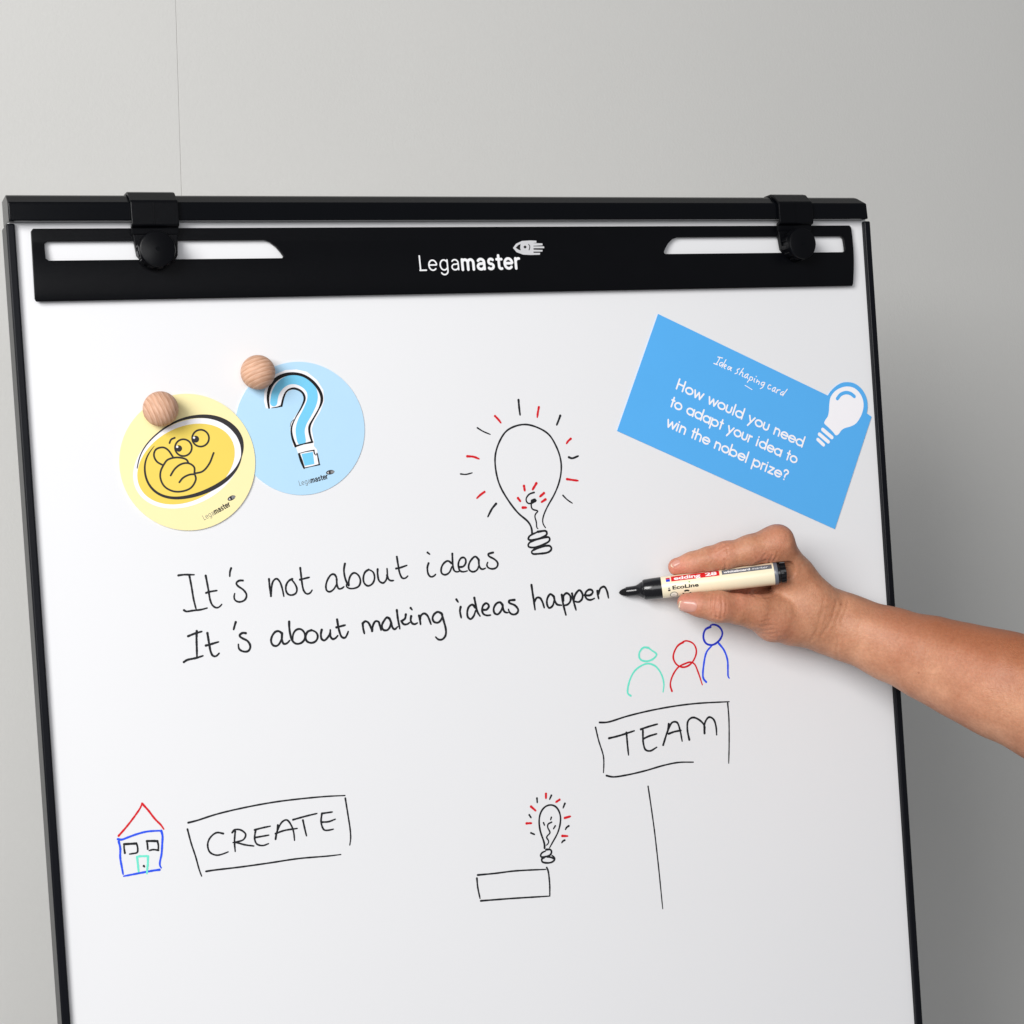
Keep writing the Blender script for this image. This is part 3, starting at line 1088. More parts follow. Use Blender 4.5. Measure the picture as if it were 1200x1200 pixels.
wb = 0.25
bc = round_card('pale blue round card printed with a question mark, upper right of the pair', (352.4, 502), wb, 'bluecard')
K = (270, 400, 6.3176)
Z = wb + 0.45
b = Ink(Z + .04)
b.poly(pts('262,495 248,440 252,370 285,290 340,240 410,212 490,208 565,225 640,285 688,360 694,445 665,520 622,590 602,650 620,745 618,775 640,800 664,910 538,946 508,850 486,785 466,780 442,660 450,600 515,500 548,425 530,375 480,350 425,370 396,420 384,482 290,498', *K))
b.build('white_backing', M['cardwhite'], bc)
b = Ink(Z + .08, 0.0)
b.px(pts('320,455 330,390 365,330 420,290 480,282 555,310 603,365 608,430 575,515 530,600 515,660 526,735', *K), [8.6, 9, 9.6, 10.4, 11, 12, 12.6, 12.6, 12.2, 11.4, 11, 10.8], flat=True)
b.poly(pts('526,834 610,818 622,908 550,922', *K))
b.build('cyan_stroke', M['cyan'], bc)
b = Ink(Z + .13, 0.0)
b.px(pts('286,492 277,430 284,370 310,310 360,265 420,243 490,240 560,262 630,320 672,390 678,440 655,500 610,580 583,630 588,690 605,745', *K),
     [q * 1.4 for q in [1.6, 2.2, 2.6, 3.0, 3.2, 2.8, 2.4, 2.4, 2.6, 2.6, 2.4, 1.2, 1.4, 2.0, 1.8, 1.6]], flat=True)
b.px(pts('482,776 458,710 452,640 480,570 530,480 550,420 530,375 470,348 420,365 395,410 378,478', *K), [q * 1.4 for q in [2.2, 1.8, 1.4, .8, 1.4, 2.0, 1.8, 1.9, 1.3, 1.6, 1.8]], flat=True)
b.px(pts('607,745 540,760 480,777', *K), [2.4, 1.4, 2.2], flat=True)
b.px(pts('380,476 350,486 305,493', *K), [2.2, 1.3, .7], flat=True)
b.px(pts('443,630 450,600 468,580', *K), .6, flat=True)
b.px(pts('508,834 525,885 545,938', *K), [2.6, 3.4, 2.2], flat=True)
b.px(pts('508,830 560,816 620,806', *K), [.7, 1.0, 1.4], flat=True)
b.px(pts('618,806 622,830 635,845 640,825 650,870 658,912', *K), [1.4, 1.5, .6, .8, 1.6, 1.6], flat=True)
b.px(pts('545,938 600,926 660,912', *K), [1.2, .8, 1.6], flat=True)
b.build('question_mark_outline', M['cardblack'], bc)
small_mark(bc, (351.2, 569.3), (384.4, 560.7), (363.3, 566.0), (387, 553.4), -11, Z + .04)

for (mx, my), rr, w0, mt, lab in (((188.2, 479.2), 21.0, Z + .45, wood_material('beech ball grain', (0.1, 0.12, -0.35)), 'wooden ball magnet with upright grain holding the yellow card'),
                                   ((302.3, 436.3), 20.6, Z, wood_material('beech ball grain across', (0.2, 0.15, -1.83)), 'wooden ball magnet with level grain holding the blue card')):
    R = rr * mmpx(at(mx, my, 12)) * 0.985
    c = at(mx, my, w0 + R * 0.86)
    t = thing('ball_magnet', lab, 'magnet', (c[0], c[1], w0), 'wooden ball magnets')
    prof = []
    a0 = math.acos(0.86)
    for i in range(41):
        a = a0 + (math.pi - a0) * i / 40
        prof.append((R * .86 - R * math.cos(a), R * math.sin(a)))
    V, F, *_ = lathe((c[0], c[1], w0), (c[0], c[1], w0 + 50), prof, 64)
    sharp_smooth(mesh('wooden_ball', V, F, mt, t), 50)
    V, F, *_ = lathe((c[0], c[1], w0 + .02), (c[0], c[1], w0 + 50), [(0, 6), (1.2, 6)], 32)
    mesh('magnet_disc', V, F, M['greyring'], t)

# ---------------------------------------------------------------- the blue idea card
wi = 0.3
P = [(771, 368), (723, 505), (978, 620), (1020.6, 487.6)]
cc = at(870, 495, wi)
ic = thing('idea_card', 'sky blue rectangular card with white question and a bulb rising from its corner', 'card', (cc[0], cc[1], wi))
K = (940, 440, 13.333)
arc, _ = cr(pts('398,315 450,240 530,165 620,115 700,105 800,120 900,185 970,280 1010,390 1018,500 1005,592', *K))
outline = [P[0], P[1], P[2], (1021, 488.4)] + [tuple(q) for q in arc[::-1]]
n = len(outline)
uv = [at(x, y, wi)[:2] for x, y in outline]
V = [(a, c, w) for w in (wi, wi + .45) for a, c in uv]
from mathutils.geometry import tessellate_polygon
tri = [tuple(t) for t in tessellate_polygon([[Vector((a, -c, 0)) for a, c in uv]])]
F = facing(V, [tuple(i + n for i in t) for t in tri]) + [tuple(reversed(f)) for f in facing(V, tri)]
F += [(i, (i + 1) % n, n + (i + 1) % n, n + i) for i in range(n)]
o = mesh('card_sheet', V, F, M['idea'], ic)
import bmesh
bm = bmesh.new()
bm.from_mesh(o.data)
bmesh.ops.recalc_face_normals(bm, faces=bm.faces)
bm.to_mesh(o.data)
bm.free()
Z = wi + .45
b = Ink(Z + .04)
b.poly(pts('345,740 360,700 400,640 418,560 425,450 445,340 510,250 600,195 700,172 800,190 880,250 940,350 960,460 945,560 910,650 840,750 760,795 660,825 610,860 570,915 530,935 480,880 410,810 355,760', *K), curve=True)
bl = b.build('bulb_print', M['cardwhite'], ic)
b = Ink(Z + .08, 0)
b.px(pts('550,362 600,300 650,275 700,268 760,285 815,328', *K), 4.2, flat=True)
b.build('highlight_arc', M['idea'], bl)
for a, w in (('322,845 465,968', 4.4), ('270,918 408,1036', 4.3), ('245,1000 335,1085', 4.0)):
    b = Ink(Z + .06, 0)
    b.px(pts(a, *K), w, flat=True)
    b.build('screw_ring', M['cardwhite'], bl)
K = (830, 400, 12)
b = Ink(Z + .05, 0.04)
b.s('135,220 200,235; 165,225 145,270 110,325; 78,310 130,330; 200,300 170,300 155,335 170,350 200,320; 250,258 215,320 190,365;'
    '222,355 255,345 250,325 230,330 220,365 235,385; 320,370 290,355 270,385 280,400 310,380; 330,370 310,400 320,415;'
    '440,385 415,395 400,400 415,425 405,445 375,455; 495,380 465,420 435,470; 455,440 480,430 490,445 475,490 490,498;'
    '560,460 530,465 508,500 520,515 550,490; 565,465 545,500 555,525; 590,500 575,540 548,575; 590,500 620,505 625,530 600,550 575,540;'
    '655,525 640,560 645,572; 672,492 677,497; 690,540 675,580; 680,565 710,560 720,570 705,605;'
    '790,580 760,575 740,600 750,620 780,605; 795,582 775,630 755,655 730,665; 880,620 860,610 835,645 845,670 875,668;'
    '945,650 915,655 895,690 905,705 935,685; 948,655 930,700 940,715; 970,680 955,725; 965,700 990,680 1010,685;'
    '1060,710 1030,715 1010,745 1025,755 1055,735; 1110,675 1080,715 1045,765', *K, 1.15, flat=True)
b.s('515,618 615,680', *K, 0.9, flat=True)
b.build('script_lettering', M['cardwhite'], ic)


def arcp(cx, cy, r, a0, a1, n=14):
    return [(cx + r * math.cos(math.radians(a0 + (a1 - a0) * i / n)), cy + r * math.sin(math.radians(a0 + (a1 - a0) * i / n))) for i in range(n + 1)]


R_ = .46
full = arcp(R_, .5, R_, 0, 360, 28)
GL = {  # geometric letters, x-height 1: (advance, strokes)
    'H': (1.10, [[(0.05, 0), (0.05, 1.52)], [(.87, 0), (.87, 1.52)], [(.05, .8), (.87, .8)]]),
    'o': (1.0, [full]),
    'w': (1.25, [[(0, 1), (.3, 0), (.6, .92), (.9, 0), (1.2, 1)]]),
    'u': (.85, [[(0.03, 1), (0.03, .4)] + arcp(.36, .37, .33, 180, 360) + [(.69, .4), (.69, 1)]]),
    'l': (.28, [[(.06, 0), (.06, 1.6)]]),
    'd': (1.06, [full, [(.92, 0), (.92, 1.6)]]),
    'b': (1.06, [full, [(0, 0), (0, 1.6)]]),
    'p': (1.06, [full, [(0, 1), (0, -.52)]]),
    'a': (1.06, [full, [(.92, 0), (.92, 1)]]),
    'y': (.86, [[(0, 1), (.38, .08)], [(.76, 1), (.12, -.5)]]),
    'n': (.85, [[(0.03, 0), (0.03, 1)], [(.03, .6)] + arcp(.36, .63, .33, 180, 0) + [(.69, .6), (.69, 0)]]),
    'h': (.85, [[(0.03, 0), (0.03, 1.6)], [(.03, .6)] + arcp(.36, .63, .33, 180, 0) + [(.69, .6), (.69, 0)]]),
    'e': (.98, [[(.03, .52), (.88, .52)] + arcp(R_, .5, R_, 3, 318, 24)]),
    't': (.45, [[(.18, 0), (.18, 1.42)], [(0, .97), (.38, .97)]]),
    'r': (.48, [[(.03, 0), (.03, 1)], [(.03, .62)] + arcp(.33, .66, .3, 175, 80)]),
    'i': (.3, [[(.06, 0), (.06, 1)], [(.06, 1.36), (.06, 1.38)]]),
    'z': (.78, [[(.05, .96), (.66, .96), (.03, .04), (.7, .04)]]),
    '?': (.7, [arcp(.33, 1.25, .28, 190, -60, 16) + [(.32, .72), (.32, .42)], [(.32, .04), (.32, .06)]]),
    ' ': (.5, [])}


def geo_text(txt, P0, P1, xh, wpx, name):
    a, c = at(*P0, Z + .05)[:2], at(*P1, Z + .05)[:2]
    d = c - a
    L = np.linalg.norm(d)
    d /= L
    up = np.array([d[1], -d[0]])
    total = sum(GL[q][0] + .13 for q in txt) - .3
    sc = xh * mmpx(at(*P0, Z))
    kx = L / total
    ink = Ink(Z + .05, 0)
    x = 0
    for q in txt:
        adv, strokes = GL[q]
        for st in strokes:
            dense = []
            for (x0, y0), (x1, y1) in zip(st[:-1], st[1:]):
                dense.append((x0, y0))
            dense.append(st[-1])
            uvs = np.array([a + d * (x + p[0]) * kx + up * p[1] * sc for p in dense])
            # split at hard corners so that the ribbon keeps its width
            segs, cur = [], [uvs[0]]
            for i in range(1, len(uvs)):
                cur.append(uvs[i])
                if i < len(uvs) - 1:
                    e1, e2 = uvs[i] - uvs[i - 1], uvs[i + 1] - uvs[i]
                    cs = e1 @ e2 / (np.linalg.norm(e1) * np.linalg.norm(e2) + 1e-9)
                    if cs < .6:
                        segs.append(cur)
                        cur = [uvs[i]]
            segs.append(cur)
            for sg in segs:
                ink.ribbon(np.array(sg), np.full(len(sg), wpx * mmpx(at(*P0, Z))))
        x += adv + .13
    return ink.build(name, M['cardwhite'], ic)


geo_text('How would you need', (792.3, 455.3), (939.2, 523.6), 8.0, 2.05, 'question_line')
geo_text('to adapt your idea to', (785.2, 475.8), (931.6, 543.0), 8.0, 2.05, 'question_line')
geo_text('win the nobel prize?', (780.6, 499.2), (920.0, 562.8), 8.0, 2.05, 'question_line')

# ---------------------------------------------------------------- the marker pen
M0, M1 = at(726.2, 694.6, 2.0), at(921.0, 670.6, 60)
mdir = (M1 - M0) / np.linalg.norm(M1 - M0)
ML = np.linalg.norm(M1 - M0)


def along(px_):
    lo, hi = -10.0, ML + 20
    for _ in range(40):
        m = (lo + hi) / 2
        if pix(M0 + mdir * m)[0][0][0] < px_:
            lo = m
        else:
            hi = m
    return lo


def rad(px_, rpx):
    return rpx * mmpx(M0 + mdir * along(px_))


pen = thing('whiteboard_marker', 'cream and black whiteboard marker held against the board after the last word', 'marker', tuple(M0))


def turned(name, stations, mat, parent, seg=64, deg=28):
    prof = [(along(x), rad(x, r)) for x, r in stations]
    V, F, d, e, f = lathe(M0, M1, prof, seg)
    o = mesh(name, V, F, mat, parent)
    sharp_smooth(o, deg)
    return o


turned('felt_nib', [(725.4, 0.1), (725.8, 1.0), (727, 2.3), (729.5, 3.7), (732, 4.4), (735.5, 4.8), (738, 4.6)], M['nib'], pen)
turned('nib_holder', [(733.5, 4.2), (733.6, 5.4), (734.4, 5.8), (744, 6.0), (746, 6.3), (750, 8.2), (751.5, 9.2), (753.5, 9.8), (754.2, 11.3), (756, 12.0), (765, 12.4), (775.5, 12.6), (775.6, 11.8)], M['capblack'], pen)
barrel = turned('barrel', [(775.0, 11.6), (775.2, 12.55), (776, 12.7), (840, 12.95), (906.3, 13.2), (907, 13.0)], M['cream'], pen)
turned('grey_ring', [(906.6, 12.6), (906.7, 13.2), (907.2, 13.4), (910.4, 13.4), (911.0, 13.2), (911.0, 11)], M['greyring'], pen)
turned('end_plug', [(910.6, 9), (910.8, 12.2), (911.3, 12.5), (913.6, 12.5), (914.0, 12.2), (914.2, 11.2), (915.2, 11.0), (916.4, 11.0), (919.0, 10.8), (920.4, 10.3), (921.2, 9.2), (921.4, 8), (921.0, 7.4), (921, 0.1)], M['capblack'], pen)
# ribs on the plug
sa, sb_ = along(914.6), along(920.4)
r0 = rad(917, 11.0)
_, _, dd, ee, ff = lathe(M0, M1, [(0, 1), (1, 1)], 8)
for q in range(14):
    t0 = 2 * math.pi * q / 14
    V = []
    for s in (sa, sb_):
        for t, r in ((t0 - .15, r0 - .3), (t0 - .11, r0 + 1.0), (t0 + .11, r0 + 1.0), (t0 + .15, r0 - .3)):
            V.append(tuple(M0 + dd * s + (ee * math.cos(t) + ff * math.sin(t)) * (r if s == sa else r * .985)))
    F = [(0, 1, 2, 3), (4, 5, 6, 7), (0, 1, 5, 4), (1, 2, 6, 5), (2, 3, 7, 6), (3, 0, 4, 7)]
    mesh('plug_rib', V, fixn(V, F), M['capblack'], pen)

# print wrapped round the barrel.  phi 0 faces the viewer, +90 is the upper edge
view = (-RC.T @ TV) * np.array([1000, 1000, -1000]) - (M0 + M1) / 2
view = view - dd * (view @ dd)
view /= np.linalg.norm(view)
upv = np.cross(view, dd)
if upv[1] > 0:
    upv = -upv


SX = [along(x) for x in (775.2, 776, 840, 906.3)]
RX = [rad(x, r) for x, r in ((775.2, 12.55), (776, 12.7), (840, 12.95), (906.3, 13.2))]


def rb(s):
    return np.interp(s, SX, RX)


def wrap(s, phi, lift):
    r = rb(s) + lift
    return tuple(M0 + dd * s + (view * math.cos(phi) + upv * math.sin(phi)) * r)


def band(name, x0, x1, p0, p1, mat, lift=.05, parent=None):
    s0, s1 = along(x0), along(x1)
    V, F = [], []
    ns, n = 8, 14
    for i in range(ns + 1):
        for k in range(n + 1):
            V.append(wrap(s0 + (s1 - s0) * i / ns, math.radians(p0 + (p1 - p0) * k / n), lift))
    for i in range(ns):
        for k in range(n):
            a = i * (n + 1) + k
            F.append((a, a + 1, a + n + 2, a + n + 1))
    o = mesh(name, V, F, mat, parent or barrel)
    o.data.polygons.foreach_set('use_smooth', [True] * len(o.data.polygons))
    return o


def wrap_text(name, txt, x0, x1, phi_base, height, mat, bold=0., lift=.09, stretch=None, shear=0, parent=None):
    V, F = sliced(*text_shape(txt, bold, shear=shear))
    s0, s1 = along(x0), along(x1)
    kx = (s1 - s0) / (V[:, 0].max() - V[:, 0].min())
    xm = V[:, 0].min()
    ky = height / 0.72
    out = []
    for q in V:
        s = s0 + (q[0] - xm) * kx
        out.append(wrap(s, math.radians(phi_base) + q[1] * ky / rb(s), lift))
    return mesh(name, out, F, mat, parent or barrel)


lr = band('red_label', 787.3, 843.5, 26, 62, M['labelred'])
wrap_text('lettering', 'edding', 790.5, 821.5, 33, 3.3, M['print'], .03)
wrap_text('lettering', '28', 827.0, 840.5, 33, 3.3, M['print'], .04)
band('grey_label', 846.5, 904.8, 28, 58, M['labelgrey'])
wrap_text('lettering', 'whiteboard', 848.3, 879.5, 36, 2.1, M['print'], .035)
wrap_text('lettering', 'marker', 881.5, 900.5, 36, 2.1, M['print'], .0, shear=.2)
band('flag_mark', 781.2, 785.8, 27, 42, M['labelblue'])
band('flag_mark', 781.2, 785.8, 42.5, 54, M['labelred'])
wrap_text('lettering', 'EcoLine', 787.6, 818.0, -17, 2.9, M['cardblack'], .03)
band('leaf_mark', 806.8, 808.8, 9, 15, M['labelgreen'])
band('side_mark', 782.3, 785.0, -24, -15, M['cardblack'])
band('side_mark', 782.6, 784.6, -12, -5, M['labelgrey'])
# round seal and the three recycling arrows, low on the barrel
def wrap_ring(name, x, phi, r, wd, mat, a0=0, a1=360, lift=.08):
    V, F = [], []
    s0 = along(x)
    n = 24
    for i in range(n + 1):
        a = math.radians(a0 + (a1 - a0) * i / n)
        for q in (r, r - wd):
            V.append(wrap(s0 + q * math.cos(a), math.radians(phi) + q * math.sin(a) / rb(s0), lift))
    for i in range(n):
        F.append((2 * i, 2 * i + 2, 2 * i + 3, 2 * i + 1))
    return mesh(name, V, F, mat, barrel)


wrap_ring('round_seal', 788.5, -52, 3.2, .5, M['labelgrey'])
wrap_ring('round_seal', 788.5, -52, 2.3, 2.2, M['labelfaint'])
wrap_text('lettering', 'FSC', 787.0, 790.0, -55, 0.9, M['labelgrey'])
for q in range(3):
    wrap_ring('recycling_arrow', 803.5, -50, 3.4, 1.4, M['cardblack'], 90 + q * 120 - 42, 90 + q * 120 + 42)

# ---------------------------------------------------------------- the writer's hand and arm: one continuous surface
GS = 0.8                                                   # grid step, mm


def J(x, y, w, rp):
    p = at(x, y, w)
    return p, rp * mmpx(p)


CH = {
    'index': [J(793.5, 664.3, 20, 10.6), J(812, 660, 27, 12.4), J(831, 655.6, 34, 13.9), J(850, 651.3, 40, 15.0), J(880, 644.2, 50, 16.6), J(909, 637, 55, 19)],
    'thumb': [J(805, 706.3, 32, 11.3), J(822, 708.6, 37, 12.9), J(842, 710.8, 41, 15.0), J(865, 713.6, 43, 16.0), J(886, 717.5, 43, 18.5), J(906, 722.5, 39, 25.5), J(930, 727, 37, 27.5), J(955, 730, 38, 28.5), J(980, 731, 40, 33.5)],
    'indexbase': [J(909, 637, 54, 18.6), J(931, 679, 40, 24), J(950, 709, 41, 30), J(980, 731, 40, 33.5)],
    'middle': [J(828, 690, 14, 10), J(850, 681, 15, 12), J(876, 657, 22, 13), J(915, 645, 34, 17), J(936, 690, 30, 22), J(970, 728, 34, 30)],
    'ring': [J(852, 700, 9.5, 11), J(872, 682, 10, 12), J(915, 655, 22, 15), J(936, 700, 22, 21), J(970, 730, 30, 29)],
    'little': [J(868, 708, 9, 10), J(884, 692, 9.5, 11.5), J(914, 675, 13, 12), J(940, 712, 18, 20), J(970, 732, 28, 28)],
    'palm': [J(900, 712, 22, 21), J(930, 718, 26, 25), J(965, 730, 34, 30)],
    'arm': [J(980, 731, 40, 33.5), J(1005, 740, 50, 35.2), J(1044, 755, 66, 40.5), J(1092, 772.5, 90, 47.5), J(1133, 788, 112, 54), J(1175, 803, 134, 61), J(1240, 826, 165, 70)],
    'elbow': [J(1240, 826, 165, 70), J(1305, 855, 200, 66), J(1400, 960, 290, 74)]}
# knuckles, thumb joint, wrist bone: small swellings
BUMP = [J(914, 630, 56, 10.6), J(851, 650, 42, 10.5), J(843, 711, 43, 15.3), J(992, 716, 52, 17), J(905, 736, 38, 13)]
KCH = {'index': 5.0, 'thumb': 7.0, 'indexbase': 9.0, 'middle': 3.0, 'ring': 3.0, 'little': 3.0, 'palm': 6.0, 'arm': 10.0, 'elbow': 12.0}


def cone(P, a, ra, b, rbb):
    a = np.asarray(a, P.dtype)
    b = np.asarray(b, P.dtype)
    ab = b - a
    t = np.clip(((P - a) @ ab) / (ab @ ab), 0, 1)
    q = P - a - t[..., None] * ab
    return np.sqrt((q * q).sum(-1)) - (ra + (rbb - ra) * t)


def smin(a, b, k):
    h = np.maximum(k - np.abs(a - b), 0) / k
    return np.minimum(a, b) - h * h * k * .25


PRIM = []
for nm, ch in CH.items():
    for (a, ra), (b_, rb_) in zip(ch[:-1], ch[1:]):
        PRIM.append((a, ra, b_, rb_, 3.5 if nm in ('middle', 'ring', 'little') else KCH[nm]))
for a, ra in BUMP:
    PRIM.append((a, ra, a + np.array([.1, 0, 0]), ra, 7.0))


def pen_sd(P):
    q = P - M0
    s = np.clip(q @ mdir, 0, ML + .5)
    r = np.interp(s, [0, along(750), along(756), along(840), ML], [4, 5.5, rad(756, 12), rad(840, 12.95), rad(915, 12.9)])
    e = q - s[..., None] * mdir
    return np.sqrt((e * e).sum(-1)) - r


def carve(d, P):
    m = -(pen_sd(P) - 0.15)
    h = np.maximum(1.6 - np.abs(d - m), 0) / 1.6
    d = np.maximum(d, m) + h * h * 1.6 * .25
    return np.maximum(d, 0.3 - P[..., 2])                   # never through the board


def hand_sd(P):
    d = np.full(P.shape[:-1], 60.0)
    for a, ra, b_, rb_, k in PRIM:
        d = smin(d, cone(P, a, ra, b_, rb_), k)
    return carve(d, P)


lo = np.min([np.minimum(p[0], p[2]) - max(p[1], p[3]) for p in PRIM], 0) - 3
hi = np.max([np.maximum(p[0], p[2]) + max(p[1], p[3]) for p in PRIM], 0) + 3
lo[2] = -1
hi[0] = min(hi[0], at(1330, 860, 210)[0])                    # the upper arm is a separate coarse sleeve length
dims = np.ceil((hi - lo) / GS).astype(int) + 1
D3 = np.full(dims, 60.0, np.float32)
xsg = [(lo[i] + GS * np.arange(dims[i])).astype(np.float32) for i in range(3)]
for a, ra, b_, rb_, k in PRIM:
    m = k + 3 * GS
    i0 = np.maximum(((np.minimum(a - ra, b_ - rb_) - m - lo) / GS).astype(int), 0)
    i1 = np.minimum(((np.maximum(a + ra, b_ + rb_) + m - lo) / GS).astype(int) + 1, dims)
    if (i1 <= i0).any():
        continue
    sl = tuple(slice(p, q) for p, q in zip(i0, i1))
    G = np.stack(np.meshgrid(*[xsg[i][sl[i]] for i in range(3)], indexing='ij'), -1)
    D3[sl] = smin(D3[sl], cone(G, a, ra, b_, rb_), k)
# carve by pen and board near the hand only
i1 = int((at(945, 700, 50)[0] - lo[0]) / GS)
G = np.stack(np.meshgrid(xsg[0][:i1], xsg[1], xsg[2], indexing='ij'), -1)
D3[:i1] = carve(D3[:i1], G)
del G
D3[-1] = 60
ins = D3 < 0
c0 = np.zeros(tuple(np.array(dims) - 1), np.uint8)
for dx in (0, 1):
    for dy in (0, 1):
        for dz in (0, 1):
            c0 += ins[dx:dims[0] - 1 + dx, dy:dims[1] - 1 + dy, dz:dims[2] - 1 + dz]
act = (c0 > 0) & (c0 < 8)
ids = np.full(act.shape, -1, np.int32)
cell = np.argwhere(act)
ids[act] = np.arange(len(cell))
cor = [(x, y, z) for x in (0, 1) for y in (0, 1) for z in (0, 1)]
val = {c: D3[cell[:, 0] + c[0], cell[:, 1] + c[1], cell[:, 2] + c[2]] for c in cor}
acc = np.zeros((len(cell), 3))
cnt = np.zeros(len(cell))
for c in cor:
    for axn in range(3):
        if c[axn] == 0:
            e = list(c)
            e[axn] = 1
            va, vb = val[c], val[tuple(e)]
            ok = (va < 0) != (vb < 0)
            t = np.where(ok, va / np.where(ok, va - vb, 1), 0)
            p = np.tile(np.array(c, float), (len(cell), 1))
            p[:, axn] += t
            acc[ok] += p[ok]
            cnt[ok] += 1
HV = lo + GS * (cell + acc / cnt[:, None])
quads = []
for axn in range(3):
    o1, o2 = [(1, 2), (2, 0), (0, 1)][axn]
    s0 = [slice(1, -1)] * 3
    s1 = [slice(1, -1)] * 3
    s0[axn] = slice(0, -1)
    s1[axn] = slice(1, None)
    A0, A1 = ins[tuple(s0)], ins[tuple(s1)]
    for flip, msk in ((False, A0 & ~A1), (True, ~A0 & A1)):
        g = np.argwhere(msk)
        base = g + 1
        base[:, axn] -= 1
        q = []
        for da, db in ((1, 1), (0, 1), (0, 0), (1, 0)):
            k_ = base.copy()
            k_[:, o1] -= da
            k_[:, o2] -= db
            q.append(ids[k_[:, 0], k_[:, 1], k_[:, 2]])
        q = np.stack(q, 1)
        quads.append(q[:, ::-1] if not flip else q)
quads = np.concatenate(quads)
quads = quads[(quads >= 0).all(1)]
HF = quads
# a little relaxation evens out the grid
nb = np.zeros((len(HV), 3))
nc = np.zeros(len(HV))
E4 = np.concatenate([HF[:, [0, 1]], HF[:, [1, 2]], HF[:, [2, 3]], HF[:, [3, 0]]])


def relax(X, lam):
    s = np.column_stack([np.bincount(E4[:, 0], X[E4[:, 1], i], len(X)) + np.bincount(E4[:, 1], X[E4[:, 0], i], len(X)) for i in range(3)])
    c = np.bincount(E4[:, 0], minlength=len(X)) + np.bincount(E4[:, 1], minlength=len(X))
    return X + lam * (s / c[:, None] - X)


for _ in range(3):
    HV = relax(HV, .5)
    HV = relax(HV, -.5)


def grad(P, h=.5):
    g = np.zeros_like(P)
    for i in range(3):
        e = np.zeros(3)
        e[i] = h
        g[:, i] = hand_sd(P + e) - hand_sd(P - e)
    return g / (np.linalg.norm(g, axis=1)[:, None] + 1e-9)


def vnormals(X):
    n = np.cross(X[HF[:, 2]] - X[HF[:, 0]], X[HF[:, 3]] - X[HF[:, 1]])
    out = np.column_stack([sum(np.bincount(HF[:, j], n[:, i], len(X)) for j in range(4)) for i in range(3)])
    return out / (np.linalg.norm(out, axis=1)[:, None] + 1e-9)


HN = vnormals(HV)
if (HN[:, 2] * (HV[:, 2] - 30)).sum() < 0:
    HN = -HN
# skin folds: shallow grooves along lines on the side that faces the viewer
vc = (-RC.T @ TV) * np.array([1000, 1000, -1000])
front = ((vc - HV) * HN).sum(1) > 0
hp, _ = pix(HV)
FOLD = [  # (points in photo pixels, depth mm, half width px)
    ([(831, 700), (829.5, 708), (831, 717)], .28, 1.1), ([(835.5, 697), (833.5, 708), (835, 722)], .5, 1.1), ([(840, 700), (838.5, 710), (840, 723)], .38, 1.0),
    ([(845.5, 700), (846.5, 711), (845, 724)], .45, 1.2), ([(850, 703), (851, 712), (849, 722)], .25, 1.0), ([(838, 723), (846, 725)], .3, 1.2),
    ([(849.5, 668), (850.5, 661), (849, 656)], .55, 1.3), ([(838, 646), (845, 641), (853, 638)], .3, .9), ([(842, 649), (850, 644), (858, 642)], .3, .9),
    ([(852, 648), (858, 645), (862, 640)], .25, .9), ([(846, 638), (851, 642), (853, 648)], .25, .9),
    ([(884, 663), (889, 659.5), (897, 657)], .7, 1.3), ([(899, 662), (903, 656), (905, 651)], .45, 1.2), ([(893, 655), (897, 649)], .3, 1.1), ([(906, 658), (910, 652), (911, 648)], .35, 1.2),
    ([(882, 697), (890, 700), (903, 699), (916, 693)], .5, 1.6), ([(886, 702), (898, 704), (910, 701)], .3, 1.3),
    ([(966, 698), (965, 708), (962, 722), (957, 738), (950, 752)], .22, 1.9), ([(980, 704), (977, 718), (972, 732), (963, 744)], .3, 1.6), ([(988, 703), (985, 716), (979, 728)], .2, 1.5),
    ([(994, 703), (992, 714), (986, 728)], .25, 1.4), ([(983, 745), (981, 762), (982, 772)], .3, 1.8),
    ([(881, 731), (890, 734), (902, 733)], .2, 1.2), ([(884, 736), (893, 739), (906, 738)], .22, 1.2), ([(890, 741), (899, 743), (912, 742)], .2, 1.2), ([(898, 746), (910, 747.5), (920, 746)], .16, 1.2),
    ([(893, 728), (902, 727), (912, 728)], .2, 1.1)]
disp = np.zeros(len(HV))


def dseg(Q, line):
    c, _ = cr(line, False, .8)
    best = np.full(len(Q), 1e9)
    for p in c:
        best = np.minimum(best, ((Q - p) ** 2).sum(1))
    return np.sqrt(best)


for line, dep, hw in FOLD:
    L_ = np.array(line)
    box_ = front & (hp[:, 0] > L_[:, 0].min() - 6) & (hp[:, 0] < L_[:, 0].max() + 6) & (hp[:, 1] > L_[:, 1].min() - 6) & (hp[:, 1] < L_[:, 1].max() + 6)
    ii = np.where(box_)[0]
    d = dseg(hp[ii], line)
    disp[ii] += -dep * np.exp(-(d / hw) ** 2) + dep * .35 * np.exp(-((d - 2.2 * hw) / (1.2 * hw)) ** 2)
# tendons and soft unevenness
for line, dep, hw in (([(925, 640), (945, 668), (962, 695), (985, 712)], .6, 5), ([(1000, 722), (1060, 742), (1140, 765), (1220, 790)], .9, 12), ([(1010, 755), (1080, 790), (1180, 835)], -.5, 10)):
    ii = np.where(front & (hp[:, 0] > line[0][0] - 20))[0]
    d = dseg(hp[ii], line[:])
    disp[ii] += dep * np.exp(-(d / hw) ** 2)
HV2 = HV + HN * disp[:, None]
red = np.zeros(len(HV))
for x, y, r, s in ((790, 668, 20, .85), (803, 672, 22, .5), (800, 706, 22, .75), (846, 648, 18, .3), (915, 628, 22, .2), (842, 712, 20, .35), (870, 690, 22, .45), (905, 745, 26, .25), (1150, 775, 60, .14), (1060, 745, 50, .12), (895, 660, 16, .4)):
    red = np.maximum(red, s * np.exp(-((hp - np.array([x, y])) ** 2).sum(1) / r ** 2))

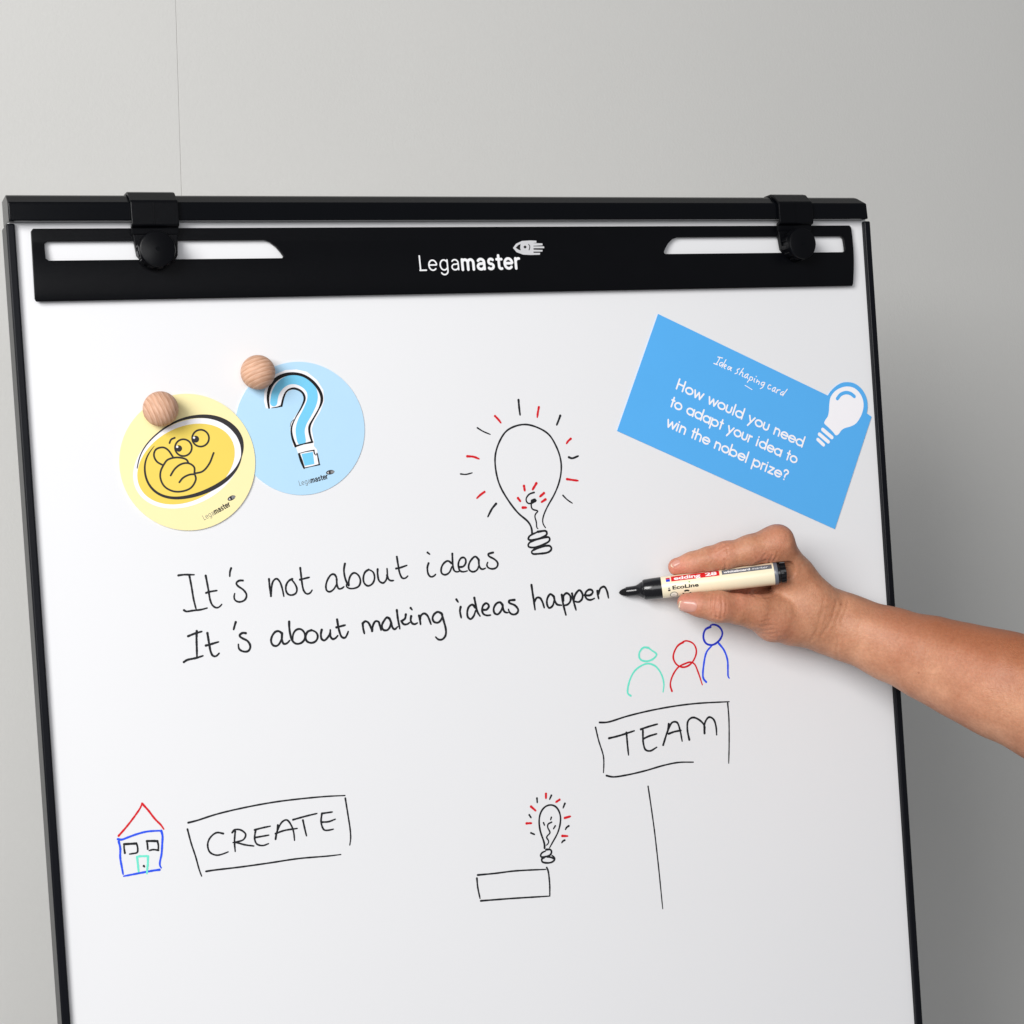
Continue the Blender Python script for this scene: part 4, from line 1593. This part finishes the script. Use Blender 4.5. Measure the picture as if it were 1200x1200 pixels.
person = thing('person', 'right hand and bare tanned forearm reaching in from the right, holding the marker', 'person', tuple(at(980, 731, 0)))
armo = mesh('arm', HV2, [tuple(int(i) for i in f) for f in HF], M['skin'], person, None, True)
bm = bmesh.new()
bm.from_mesh(armo.data)
bmesh.ops.recalc_face_normals(bm, faces=bm.faces)
bm.to_mesh(armo.data)
bm.free()
tan = np.clip((-HN[:, 1] - .05) / .8, 0, 1) ** 1.2 * np.clip((hp[:, 0] - 985) / 110, .0, 1) * .8 + np.clip(-HN[:, 1] - .35, 0, 1) * .15 * np.clip((hp[:, 0] - 870) / 40, 0, 1)
at2 = armo.data.attributes.new('tan', 'FLOAT', 'POINT')
at2.data.foreach_set('value', np.clip(tan, 0, 1).astype(np.float32))
at_ = armo.data.attributes.new('redness', 'FLOAT', 'POINT')
at_.data.foreach_set('value', red.astype(np.float32))


def nail(outline_c, rx, ry, ang, lift, tip_dir):
    """a nail laid on the finger along the sight lines, with a pale free edge"""
    n, m = 16, 12
    ca, sa = math.cos(math.radians(ang)), math.sin(math.radians(ang))
    V, ok = [], []
    for i in range(n + 1):
        for j in range(m + 1):
            a, b_ = -1 + 2 * i / n, -1 + 2 * j / m
            ax_, by_ = a * math.sqrt(1 - .38 * b_ * b_), b_ * math.sqrt(1 - .30 * a * a)
            x = outline_c[0] + ax_ * rx * ca - by_ * ry * sa
            y = outline_c[1] + ax_ * rx * sa + by_ * ry * ca
            p0, p1 = at(x, y, 75), at(x, y, 0)
            d = (p1 - p0) / np.linalg.norm(p1 - p0)
            t = 0
            for _ in range(60):
                s = hand_sd((p0 + d * t)[None])[0]
                t += s * .8
                if s < .01:
                    break
            p = p0 + d * min(t, np.linalg.norm(p1 - p0) - 5)
            g = grad(p[None])[0]
            edge = max(abs(a), abs(b_))
            V.append(tuple(p + g * (lift * (1 - edge ** 6) + .05)))
    F, T = [], []
    for i in range(n):
        for j in range(m):
            q = i * (m + 1) + j
            f = (q, q + 1, q + m + 2, q + m + 1)
            (T if i < tip_dir else F).append(f)
    o = mesh('fingernail', V, facing(V, F + T), M['nail'], armo, None, True)
    o.data.materials.append(M['nailtip'])
    for k_ in range(len(F), len(F) + len(T)):
        o.data.polygons[k_].material_index = 1
    return o


nail((805.5, 710.3), 11.2, 6.6, 3, .45, 2)
nail((791.5, 660.6), 6.0, 3.0, -30, .35, 2)
